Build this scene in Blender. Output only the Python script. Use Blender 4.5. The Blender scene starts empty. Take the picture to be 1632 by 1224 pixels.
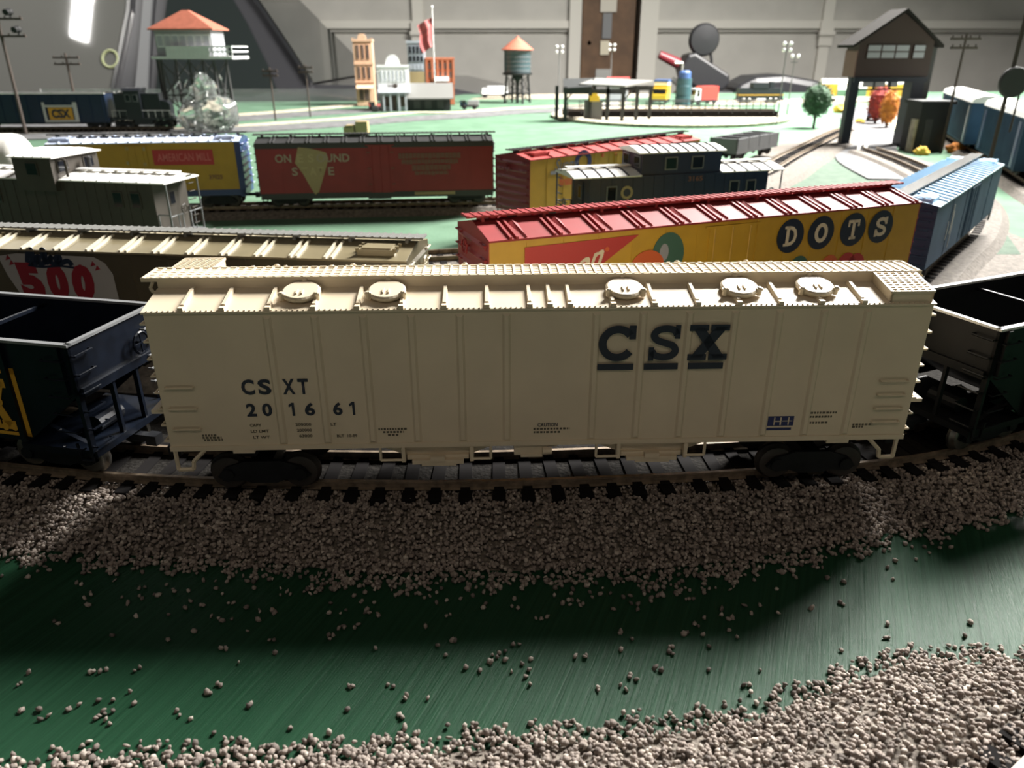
import bpy, math, random
import numpy as np
from mathutils import Vector, Matrix
random.seed(11)
S = .001                      # everything below is in millimetres
R = math.radians
sc = bpy.context.scene
col = sc.collection

# ------------------------------------------------------------------ materials
def mat(name, c, rough=.5, metal=0, var=0, scale=300, bump=0, bscale=900, spec=.5, c2=None, trans=0, coat=0, emit=0):
    m = bpy.data.materials.new(name); m.use_nodes = True
    nt = m.node_tree; b = nt.nodes['Principled BSDF']
    b.inputs['Base Color'].default_value = (*c, 1)
    b.inputs['Roughness'].default_value = rough
    b.inputs['Metallic'].default_value = metal
    b.inputs['Specular IOR Level'].default_value = spec
    b.inputs['Transmission Weight'].default_value = trans
    b.inputs['Coat Weight'].default_value = coat
    if emit:
        b.inputs['Emission Color'].default_value = (*c, 1); b.inputs['Emission Strength'].default_value = emit
    tc = nt.nodes.new('ShaderNodeTexCoord')
    if var or c2:
        n = nt.nodes.new('ShaderNodeTexNoise'); n.inputs['Scale'].default_value = scale; n.inputs['Detail'].default_value = 4
        nt.links.new(tc.outputs['Object'], n.inputs['Vector'])
        r = nt.nodes.new('ShaderNodeValToRGB'); r.color_ramp.elements[0].position = .35; r.color_ramp.elements[1].position = .65
        a = c2 or tuple(x*(1-var) for x in c); d = c if c2 else tuple(min(1, x*(1+var)) for x in c)
        r.color_ramp.elements[0].color = (*a, 1); r.color_ramp.elements[1].color = (*d, 1)
        nt.links.new(n.outputs['Fac'], r.inputs['Fac']); nt.links.new(r.outputs['Color'], b.inputs['Base Color'])
    if bump:
        n2 = nt.nodes.new('ShaderNodeTexNoise'); n2.inputs['Scale'].default_value = bscale
        nt.links.new(tc.outputs['Object'], n2.inputs['Vector'])
        bp = nt.nodes.new('ShaderNodeBump'); bp.inputs['Strength'].default_value = bump; bp.inputs['Distance'].default_value = .001
        nt.links.new(n2.outputs['Fac'], bp.inputs['Height']); nt.links.new(bp.outputs['Normal'], b.inputs['Normal'])
    return m

M = {}
def dm(k, *a, **kw): M[k] = mat(k, *a, **kw)
dm('cream', (.67,.57,.42), .42, var=.04, scale=60)
dm('navy_ink', (.008,.016,.035), .5)
dm('grey_ink', (.10,.085,.06), .6)
dm('blue_ink', (.012,.02,.11), .5)
dm('black_plastic', (.006,.007,.009), .5, spec=.3, var=.3)
dm('navy_gloss', (.003,.005,.010), .4, spec=.22, var=.25)
dm('dark_gloss', (.004,.0045,.005), .5, spec=.2, var=.2)
dm('wheel_steel', (.25,.24,.22), .35, metal=.9)
dm('wheel_dark', (.03,.025,.022), .5)
dm('rail_steel', (.20,.155,.11), .45, metal=.35, var=.3, scale=400)
dm('tie_black', (.010,.009,.009), .9, spec=.08)
dm('yellow_ink', (.62,.33,.03), .5)
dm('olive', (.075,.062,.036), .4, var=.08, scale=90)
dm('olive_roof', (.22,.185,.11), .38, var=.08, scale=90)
dm('white_ink', (.36,.35,.33), .6)
dm('red_ink', (.24,.012,.02), .5)
dm('crimson', (.28,.036,.038), .5, spec=.22, var=.08, scale=80)
dm('coral_roof', (.42,.06,.055), .38, var=.06, scale=80)
dm('dots_yellow', (.52,.31,.025), .45, var=.05, scale=120)
dm('dots_red', (.46,.035,.03), .5)
dm('dots_green', (.05,.13,.09), .5)
dm('dots_orange', (.62,.12,.03), .5)
dm('cream_ink', (.7,.62,.45), .5)
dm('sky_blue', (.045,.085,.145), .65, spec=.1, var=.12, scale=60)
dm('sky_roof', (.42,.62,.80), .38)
dm('slate_walk', (.16,.16,.15), .55)
dm('grey_olive', (.048,.040,.032), .5, var=.1, scale=80)
dm('grey_light', (.55,.55,.52), .45)
dm('white_roof', (.80,.79,.75), .45)
dm('cab_blue', (.010,.018,.045), .4)
dm('glass_dark', (.01,.012,.016), .08)
dm('box_yellow', (.40,.235,.02), .5, var=.06, scale=90)
dm('plate_red', (.40,.03,.03), .5)
dm('pink_ink', (.55,.14,.13), .6)
dm('box_navy', (.015,.035,.13), .3)
dm('silver_roof', (.55,.62,.78), .35)
dm('box_red', (.23,.02,.022), .5, var=.07, scale=60)
dm('tan_ink', (.33,.255,.13), .6)
dm('old_cream', (.33,.26,.20), .6)
dm('tan_light', (.40,.32,.17), .6)
dm('brown_ink', (.17,.075,.055), .6)
dm('black_roof', (.03,.03,.03), .45)
dm('maroon', (.20,.014,.022), .4)
dm('tank_white', (.72,.71,.66), .4, var=.05, scale=40)
dm('csx_blue', (.008,.019,.05), .4, var=.1, scale=50)
dm('loco_dark', (.012,.014,.018), .4)
dm('brass_pale', (.6,.55,.42), .4)
dm('roadbed', (.24,.21,.175), .9, c2=(.12,.10,.085), scale=900, bump=.6, bscale=900)
dm('shade_ballast', (.022,.020,.018), .95, spec=.08, c2=(.012,.011,.010), scale=700, bump=.6, bscale=800)  # near-black ballast: shade under and behind the front train put into the colour
dm('roadbed_far', (.17,.148,.125), .9, c2=(.09,.078,.066), scale=400, bump=.5, bscale=500)
dm('road_grey', (.125,.125,.128), .85, var=.25, scale=60)
dm('sand', (.42,.375,.29), .9, var=.2, scale=120)
dm('turf', (.098,.188,.118), .95, c2=(.07,.145,.086), scale=25, bump=.3, bscale=500)
dm('turf_sage', (.085,.125,.09), .95, c2=(.055,.092,.064), scale=90, bump=.5, bscale=700)
dm('pole_brown', (.055,.04,.032), .7)
dm('black_matte', (.012,.012,.013), .6)
dm('terracotta', (.42,.135,.085), .6, var=.1, scale=120)
dm('wall_grey', (.30,.31,.33), .6)
dm('wall_white', (.78,.78,.78), .55)
dm('trestle', (.045,.045,.045), .6)
dm('tower_brown', (.052,.028,.024), .55)
dm('tower_brown_lit', (.20,.10,.08), .55)
dm('tower_roof', (.022,.02,.018), .8, spec=.2)
dm('tower_navy', (.012,.02,.034), .5)
dm('pane', (.45,.46,.5), .3)
dm('tank_slate', (.045,.075,.085), .45)
dm('brick_peach', (.66,.42,.28), .7, var=.06, scale=300)
dm('opening_dark', (.09,.06,.05), .6)
dm('store_white', (.86,.87,.88), .55)
dm('store_bluegrey', (.42,.45,.50), .6)  # blue grey of the lower storey, porch and some panes
dm('facade_grey', (.34,.38,.42), .6)
dm('brick_orange', (.42,.13,.06), .7)
dm('shed_roof', (.17,.17,.16), .7)
dm('shed_dark', (.018,.02,.02), .7)
dm('flag_red', (.45,.12,.12), .7)
dm('foliage', (.03,.085,.035), .8, c2=(.014,.04,.018), scale=160)
dm('foliage_red', (.33,.035,.025), .8, c2=(.16,.015,.015), scale=160)
dm('foliage_orange', (.60,.22,.025), .8, c2=(.33,.10,.015), scale=160)
dm('foliage_yellow', (.7,.45,.06), .8)
dm('bark', (.05,.035,.025), .8)
dm('toy_yellow', (.75,.48,.04), .4)
dm('toy_red', (.55,.06,.05), .35)
dm('toy_teal', (.03,.075,.09), .4)
dm('toy_blue', (.05,.10,.25), .4)
dm('chrome', (.75,.75,.74), .12, metal=1)
dm('car_paint', (.045,.045,.05), .28, coat=.5)
dm('car_glass', (.13,.13,.12), .05, spec=.9, coat=.6)  # grey base partly stands in for the lit ceiling reflected in the pane
dm('car_glass_dark', (.022,.028,.027), .06)
dm('pale_lime', (.35,.38,.2), .5)
dm('rubber', (.012,.012,.012), .7)
dm('atv_black', (.022,.022,.025), .4, var=.15)
dm('atv_red', (.22,.03,.04), .35)
dm('door_beige', (.47,.455,.415), .6, var=.05, scale=8)
dm('door_trim', (.62,.60,.54), .6)
dm('post_wood', (.115,.062,.03), .65, var=.2, scale=14)
dm('gap_dark', (.015,.014,.013), .8)
dm('galvanised', (.42,.42,.40), .4, metal=.6)
dm('paper', (.55,.52,.45), .8)
dm('concrete', (.24,.235,.225), .85, var=.12, scale=3)
dm('clear', (.86,.88,.87), .06, trans=.92)
dm('lens', (.9,.88,.8), .2, emit=1.5)
dm('steel_grey', (.16,.165,.17), .5)

# ------------------------------------------------------------------ mesh builder
class MB:
    def __init__(s): s.v = []; s.f = []; s.mi = []; s.cur = 0; s.T = None
    def add(s, vs, fs):
        b = len(s.v)
        if s.T is not None: vs = [tuple(s.T @ Vector(p)) for p in vs]
        s.v += [tuple(p) for p in vs]; s.f += [tuple(b+i for i in f) for f in fs]; s.mi += [s.cur]*len(fs)
        return s
    def box(s, x0, x1, y0, y1, z0, z1):
        return s.add([(x0,y0,z0),(x1,y0,z0),(x1,y1,z0),(x0,y1,z0),(x0,y0,z1),(x1,y0,z1),(x1,y1,z1),(x0,y1,z1)],
                     [(3,2,1,0),(4,5,6,7),(0,1,5,4),(1,2,6,5),(2,3,7,6),(3,0,4,7)])
    def prism(s, poly, ax, lo, hi):
        """poly of (a,b) extruded along ax; ax 'x': (y,z), 'y': (x,z), 'z': (x,y)"""
        n = len(poly)
        def P(a, b, t): return {'x': (t,a,b), 'y': (a,t,b), 'z': (a,b,t)}[ax]
        ar = sum(poly[i][0]*poly[(i+1)%n][1]-poly[(i+1)%n][0]*poly[i][1] for i in range(n))
        if (ar < 0) != (ax == 'y'): poly = poly[::-1]
        vs = [P(a,b,lo) for a,b in poly]+[P(a,b,hi) for a,b in poly]
        return s.add(vs, [tuple(range(n))[::-1], tuple(range(n,2*n))]+[(i,(i+1)%n,n+(i+1)%n,n+i) for i in range(n)])
    def cyl(s, p0, p1, r, n=10, r1=None, cap=True):
        p0 = Vector(p0); p1 = Vector(p1); d = (p1-p0).normalized(); r1 = r if r1 is None else r1
        a = d.orthogonal().normalized(); b = d.cross(a)
        vs = []
        for p, q in ((p0,r),(p1,r1)):
            vs += [tuple(p+(a*math.cos(2*math.pi*i/n)+b*math.sin(2*math.pi*i/n))*q) for i in range(n)]
        fs = [(i,(i+1)%n,n+(i+1)%n,n+i) for i in range(n)]
        if cap: fs += [tuple(range(n))[::-1], tuple(range(n,2*n))]
        return s.add(vs, fs)
    def tube(s, pts, r, n=6):
        for a, b in zip(pts, pts[1:]): s.cyl(a, b, r, n)
        return s
    def lathe(s, prof, n=20, c=(0,0,0), ax='z'):
        vs = []
        for r, h in prof:
            for i in range(n):
                a = 2*math.pi*i/n; x, y = r*math.cos(a), r*math.sin(a)
                q = {'z': (x,y,h), 'x': (h,x,y), 'y': (y,h,x)}[ax]
                vs.append((c[0]+q[0], c[1]+q[1], c[2]+q[2]))
        m = len(prof); fs = []
        for j in range(m-1):
            for i in range(n): fs.append((j*n+i, j*n+(i+1)%n, (j+1)*n+(i+1)%n, (j+1)*n+i))
        fs += [tuple(range(n))[::-1], tuple(range((m-1)*n, m*n))]
        return s.add(vs, fs)
    def ball(s, c, r, n=12, m=8, sz=1, jit=0, sy=1):
        vs = [(c[0],c[1],c[2]+r*sz)]
        for j in range(1, m):
            for i in range(n):
                a = 2*math.pi*i/n; t = math.pi*j/m; k = 1+random.uniform(-jit, jit)
                vs.append((c[0]+r*k*math.sin(t)*math.cos(a), c[1]+r*sy*k*math.sin(t)*math.sin(a), c[2]+r*sz*k*math.cos(t)))
        vs.append((c[0],c[1],c[2]-r*sz)); e = len(vs)-1
        fs = [(0,1+i,1+(i+1)%n) for i in range(n)]
        for j in range(m-2):
            for i in range(n): a = 1+j*n+i; b = 1+j*n+(i+1)%n; fs.append((a,a+n,b+n,b))
        o = 1+(m-2)*n
        fs += [(o+i,e,o+(i+1)%n) for i in range(n)]
        return s.add(vs, fs)
    def band(s, pts, w, y0, y1, closed=False):
        """a stroke of width w along pts (x,z), as flat lettering between y0 (front) and y1"""
        n = len(pts); L = []; Q = []
        for i, (x, z) in enumerate(pts):
            a = pts[(i-1) % n] if closed or i else pts[0]; b = pts[(i+1) % n] if closed or i < n-1 else pts[-1]
            dx, dz = b[0]-a[0], b[1]-a[1]; l = math.hypot(dx, dz) or 1
            nx, nz = -dz/l*w/2, dx/l*w/2
            L.append((x+nx, z+nz)); Q.append((x-nx, z-nz))
        for i in range(n if closed else n-1):
            j = (i+1) % n
            s.prism([L[i], L[j], Q[j], Q[i]], 'y', y0, y1)
        return s
    def build(s, name, m, parent=None, smooth=False, bevel=0, loc=None):
        me = bpy.data.meshes.new(name)
        me.from_pydata([(x*S,y*S,z*S) for x,y,z in s.v], [], s.f)
        for q in (m if isinstance(m, (list,tuple)) else [m]): me.materials.append(M[q])
        if max(s.mi, default=0): me.polygons.foreach_set('material_index', s.mi)
        if smooth:
            me.polygons.foreach_set('use_smooth', [True]*len(me.polygons))
            me.set_sharp_from_angle(angle=R(40))
        me.update()
        o = bpy.data.objects.new(name, me); col.objects.link(o)
        if parent: o.parent = parent
        if loc: o.location = Vector(loc)*S
        if bevel:
            b = o.modifiers.new('Bevel', 'BEVEL'); b.width = bevel*S; b.segments = 2; b.limit_method = 'ANGLE'; b.angle_limit = R(50)
        return o

def tag(o, label, cat, group=None, kind=None):
    if label: o['label'] = label
    if cat: o['category'] = cat
    if group: o['group'] = group
    if kind: o['kind'] = kind
    return o
def thing(name, label, cat, x, y, z=0, yaw=0, group=None):
    o = bpy.data.objects.new(name, None); col.objects.link(o)
    o.empty_display_size = .01
    o.location = (x*S, y*S, z*S); o.rotation_euler = (0, 0, R(yaw))
    return tag(o, label, cat, group)
def dup(o, parent=None, **loc):
    c = o.copy(); col.objects.link(c)
    if parent: c.parent = parent
    for ch in list(o.children): dup(ch, c)
    return c
def box(name, m, parent, *b, bevel=0):
    return MB().box(*b).build(name, m, parent, bevel=bevel)

# ------------------------------------------------------------------ lettering
def text(parent, s, x0, x1, z0, z1, y, m, bold=0, name='lettering', lean=0, d=.12, rise=0):
    cu = bpy.data.curves.new('lettering_curve', 'FONT'); cu.body = s; cu.size = 1; cu.offset = bold; cu.resolution_u = 3
    t = bpy.data.objects.new('lettering_source', cu); col.objects.link(t)
    me = bpy.data.meshes.new_from_object(t.evaluated_get(bpy.context.evaluated_depsgraph_get()))
    bpy.data.objects.remove(t); bpy.data.curves.remove(cu)
    n = len(me.vertices); co = np.empty(n*3); me.vertices.foreach_get('co', co); co = co.reshape(-1, 3)
    lo = co.min(0); hi = co.max(0)
    u = (co[:,0]-lo[0])/(hi[0]-lo[0]); v = (co[:,1]-lo[1])/max(hi[1]-lo[1], 1e-6)
    out = np.stack([x0+u*(x1-x0)+v*lean, np.full(n, y-d), z0+v*(z1-z0)+u*rise], 1)*S
    me.vertices.foreach_set('co', out.ravel()); me.materials.clear(); me.materials.append(M[m]); me.name = name; me.update()
    o = bpy.data.objects.new(name, me); col.objects.link(o); o.parent = parent
    return o
def spline(p, k=8, closed=False):
    out = []; n = len(p)
    for i in range(n if closed else n-1):
        a = p[(i-1) % n] if closed or i else p[0]; b = p[i]; c = p[(i+1) % n]; d = p[(i+2) % n] if closed or i < n-2 else p[-1]
        for j in range(k):
            t = j/k
            out.append(tuple(.5*(2*b[q]+(c[q]-a[q])*t+(2*a[q]-5*b[q]+4*c[q]-d[q])*t*t+(3*b[q]-a[q]-3*c[q]+d[q])*t**3) for q in range(len(b))))
    if not closed: out.append(tuple(p[-1]))
    return out
S_PATH = [(.86,.74),(.76,.86),(.52,.905),(.27,.85),(.17,.71),(.28,.58),(.52,.5),(.76,.42),(.85,.27),(.73,.14),(.48,.095),(.24,.15),(.14,.27)]
def slab(ch, mb, x0, z0, w, h, y0, y1, k=.2):
    """slab-serif capital drawn as strokes inside the box x0,z0,w,h"""
    f = lambda ps: [(x0+a*w, z0+b*h) for a, b in ps]
    q = lambda a, b, c, d: mb.prism(f([(a,b),(c,b),(c,d),(a,d)]), 'y', y0, y1)
    t = k*w
    if ch == 'C':
        mb.band(f([(.5+.4*math.cos(R(a)), .5+.4*math.sin(R(a))) for a in range(35, 331, 10)]), t, y0, y1)
        q(.80,.62,.98,1.0)
    elif ch == 'S':
        mb.band(f(spline(S_PATH, 4)), t, y0, y1); q(.80,.62,.96,1.0); q(.04,0,.20,.38)
    elif ch == 'X':
        for a, b in ((.2,.8),(.8,.2)): mb.prism(f([(a-.15,.94),(a+.15,.94),(b+.15,.06),(b-.15,.06)]), 'y', y0, y1)
        q(0,.83,.47,1); q(.53,.83,1,1); q(0,0,.47,.17); q(.53,0,1,.17)
    elif ch == 'D':
        q(.14,0,.36,1); q(0,0,.4,.14); q(0,.86,.4,1)
        mb.band(f([(.36,.91),(.58,.88),(.78,.74),(.86,.5),(.78,.26),(.58,.12),(.36,.09)]), t*.95, y0, y1)
    elif ch == 'O':
        mb.band(f([(.5+.38*math.cos(R(a)), .5+.4*math.sin(R(a))) for a in range(0, 360, 15)]), t*1.1, y0, y1, True)
    elif ch == '1':
        q(.52,0,.86,1); mb.prism(f([(.52,1),(.1,.84),(.1,.66),(.52,.78)]), 'y', y0, y1)
    elif ch == 'T':
        q(.39,0,.61,1); q(.04,.85,.96,1); q(.25,0,.75,.14); q(.04,.66,.18,.9); q(.82,.66,.96,.9)
def disc(mb, x, z, rx, rz, y0, y1, n=28):
    return mb.prism([(x+rx*math.cos(2*math.pi*i/n), z+rz*math.sin(2*math.pi*i/n)) for i in range(n)], 'y', y0, y1)

# ------------------------------------------------------------------ running gear shared by the cars
def bogie(parent, x, m='black_plastic', wm='wheel_steel'):
    b = MB()
    for s in (-1, 1):
        y0, y1 = sorted((s*10.2, s*11.6))
        b.prism([(-13,4),(-10.5,6.8),(-5,8.8),(5,8.8),(10.5,6.8),(13,4),(10.5,2.6),(6,2.9),(3.5,1.9),(-3.5,1.9),(-6,2.9),(-10.5,2.6)], 'y', y0, y1)
        for q in (-10, 10): b.cyl((q,s*10,4.8),(q,s*12.4,4.8), 1.9, 10)
        for q in (-1.6, 1.6): b.cyl((q,s*10,3.4),(q,s*10,7.8), .9, 6)
    b.box(-2.5,2.5,-10.5,10.5,4,8.6)
    o = b.build('bogie', m, parent, loc=(x,0,0))
    w0 = None
    for q in (-10, 10):
        for s in (-1, 1):
            if w0 is None:
                w0 = MB().lathe([(.8,-.2),(4.6,-.2),(5.1,.1),(5.6,.3),(5.6,-.6),(5.1,-1.0),(4.8,-2.0),(4.2,-2.2),(.8,-1.6)][::-1], 20, ax='y').build('wheel', wm, o, smooth=True)
                w = w0
            else:
                w = w0.copy(); col.objects.link(w); w.parent = o
            w.location = (q*S, s*8.6*S, 4.8*S)
            w.rotation_euler = (0, 0, 0 if s < 0 else math.pi)
    return o
def bogies(parent, x, m='black_plastic', wm='wheel_dark'):
    a = bogie(parent, -x, m, wm)
    b = dup(a, parent); b.location.x = x*S
def couplers(parent, x, z=7.5, m='black_plastic'):
    for s in (-1, 1):
        MB().box(*sorted((s*(x-3), s*(x+5))), -1.2, 1.2, z-1, z+1).box(*sorted((s*(x+4), s*(x+7.5))), -2.3, 1.0, z-1.6, z+1.6).build('coupler', m, parent)
def ladder_end(parent, x, s, y0, y1, z0, z1, n, m, stile=True):
    """rungs standing off the end of a car (s = which end)"""
    b = MB(); xx = x+s*1.1
    for i in range(n):
        z = z0+(z1-z0)*i/(n-1)
        b.cyl((xx,y0,z),(xx,y1,z), .33, 5)
        for y in (y0, y1): b.cyl((x-s*.2,y,z),(xx,y,z), .3, 5)
    return b.build('ladder', m, parent)
def ladder_side(parent, x0, x1, y, z0, z1, n, m):
    b = MB(); s = -1 if y < 0 else 1; yy = y+s*.9
    for i in range(n):
        z = z0+(z1-z0)*i/(n-1)
        b.cyl((x0,yy,z),(x1,yy,z), .24, 5)
        for x in (x0, x1): b.cyl((x,y-s*.2,z),(x,yy,z), .28, 5)
    return b.build('ladder', m, parent)
def brake_wheel(parent, x, s, y, z, m, r=3):
    b = MB(); xx = x+s*2
    n = 14
    b.tube([(xx, y+r*math.cos(2*math.pi*i/n), z+r*math.sin(2*math.pi*i/n)) for i in range(n+1)], .4, 5)
    for i in range(4): b.cyl((xx,y,z),(xx,y+r*math.cos(i*math.pi/2),z+r*math.sin(i*math.pi/2)), .25, 4)
    b.cyl((x,y,z),(xx,y,z), .5, 6)
    return b.build('brake_wheel', m, parent)
def steps(parent, L, W, z, m):
    for sx in (-1, 1):
        for sy in (-1, 1):
            x = sx*(L/2-3); y = sy*(W/2-.4)
            MB().tube([(x-sx*2,y,z+.5),(x-sx*1.5,y,z-4.5),(x+sx*2,y,z-4.5),(x+sx*2.2,y,z+.5)], .45, 5).build('stirrup_step', m, parent)

def boxcar(name, label, cat, cx, cy, yaw, L, W, eave, sill, body, roof, end, walk='black_roof', rise=3.2, door=None, ribs=(), pan=0,
           twin=False, under='black_plastic', endrung=None, ribm=None, seams=0, roofhatch=(), wood=False, group=None, corr=7, fascia=None, edge=None):
    t = thing(name, label, cat, cx, cy, 9, yaw, group)
    h = L/2; w = W/2
    b = MB().box(-h, h, -w, w, sill, eave)
    if seams:
        for i in range(1, seams):
            x = -h+L*i/seams
            for s in (-1, 1): b.box(x-.25, x+.25, *sorted((s*w, s*(w+.2))), sill+.5, eave-1)
    sh = b.build('body', body, t)
    for s in (-1, 1):                                   # pressed ends
        e = MB().box(*sorted((s*h, s*(h+.5))), -w, w, sill, eave)
        for i in range(corr):
            z = sill+3+(eave-sill-6)*i/max(corr-1, 1)
            e.prism([(z-1.1, 0), (z, 1.1), (z+1.1, 0)], 'y', 0, 0) if 0 else e.add(
                [(s*(h+.5),-w+2.2,z-1.2),(s*(h+.5),w-2.2,z-1.2),(s*(h+1.3),w-3,z),(s*(h+1.3),-w+3,z),(s*(h+.5),-w+2.2,z+1.2),(s*(h+.5),w-2.2,z+1.2)],
                [(0,1,2,3),(3,2,5,4),(0,3,4),(1,5,2)])
        e.prism([(-w,eave),(w,eave),(0,eave+rise)], 'x', *sorted((s*(h-.6), s*(h+.5))))
        e.build('end_panel', end, t)
    o = .7
    r = MB().prism([(-w-o,eave-.6),(w+o,eave-.6),(w+o,eave+.1),(0,eave+rise),(-w-o,eave+.1)], 'x', -h-.3, h+.3)
    sl = rise/(w+o); r.cur = 1 if ribm else 0
    for x in ribs:
        for s in (-1, 1):
            for k in ((0, 2.6) if twin else (0,)):
                a, c = x+k, x+k+.9
                y0, z0, y1, z1 = s*(w+o), eave+.05, s*3.5, eave+.05+sl*(w+o-3.5)
                r.add([(a,y0,z0),(c,y0,z0),(c,y1,z1),(a,y1,z1),(a,y0,z0+.9),(c,y0,z0+.9),(c,y1,z1+.9),(a,y1,z1+.9)],
                      [(4,5,6,7),(0,1,5,4),(1,2,6,5),(2,3,7,6),(3,0,4,7)])
    if pan and len(ribs) > 1:                           # wedge shaped pressings between the ribs
        for x, x2 in zip(ribs, ribs[1:]):
            for s in (-1, 1):
                y0, z0, y1, z1 = s*(w+.2), eave+.08, s*4, eave+.08+sl*(w+.2-4); m_ = x+(x2-x)*.35
                r.add([(m_,y0,z0),(m_+1.1,y0,z0),(m_+pan,y1,z1),(m_-pan,y1,z1),(m_+.5,y0,z0+.9),(m_,y1,z1+1.0)],
                      [(0,1,4),(1,2,5,4),(0,4,5,3),(2,3,5)])
    r.build('roof', [roof, ribm] if ribm else roof, t)
    for x, sy in roofhatch:
        y = sy*w*.55; z = eave+rise*.45
        k = MB().box(x-7, x+7, y-4.5, y+4.5, z-1, z+1.4).box(x-5.5, x+5.5, y-3.6, y+3.6, z+1.2, z+2)
        for a in (-7, 7):
            for c in (-4, 0, 4): k.cyl((x+a,y+c,z+.5),(x+a,y+c,z+2), .8, 6)
        k.build('ice_hatch', roof, t)
    wk = MB().box(-h-3.5, h+3.5, -3.6, 3.6, eave+rise+1.3, eave+rise+1.9)
    n = int(L/3)
    for i in range(n): x = -h-3+(L+6)*i/(n-1); wk.box(x-.4, x+.4, -3.6, 3.6, eave+rise+1.85, eave+rise+2.15)
    for i in range(9): x = -h+3+(L-6)*i/8; wk.box(x-.6, x+.6, -2.6, 2.6, eave+rise-1.2, eave+rise+1.4)
    wk.build('running_board', walk, t)
    if fascia:
        for s in (-1, 1): MB().box(-h, h, *sorted((s*w, s*(w+.25))), eave-4, eave-.5).build('fascia', fascia, t)
    if edge:
        for s in (-1, 1): MB().box(-h, h, *sorted((s*(w-.1), s*(w+.3))), sill-3, sill+1.5).build('sill_strip', edge, t)
    if door:
        for s in (-1, 1):
            d = MB().box(door[0], door[1], *sorted((s*w, s*(w+.55))), sill+1, eave-2.5)
            for x in (door[0]+2.5, (door[0]+door[1])/2, door[1]-2.5): d.cyl((x,s*(w+.6),sill+1.5),(x,s*(w+.6),eave-3), .3, 5)
            d.box(door[0]-2, door[1]+2, *sorted((s*w, s*(w+.8))), eave-2.7, eave-2)
            d.build('door', body, t)
    er = endrung or end
    for s in (-1, 1):
        ladder_end(t, s*(h+.5), s, -w+.8, -w+6.5, sill+2, eave-2, 7, er)
        ladder_end(t, s*(h+.5), s, w-6.5, w-.8, sill+2, eave-2, 7, er)
    brake_wheel(t, h+.6, 1, 3, eave-6, er); brake_wheel(t, -h-.6, -1, 3, eave-6, er)
    MB().box(-h+2, h-2, -5, 5, 7.5, sill+.3).box(-9, 9, -9, -4, 4, sill+.2).cyl((-20,5,6.5),(-11,5,6.5), 2.6, 10).build('underframe', under, t)
    steps(t, L, W, sill, under)
    bogies(t, h-21, under); couplers(t, h)
    return t, sh, w
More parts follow.
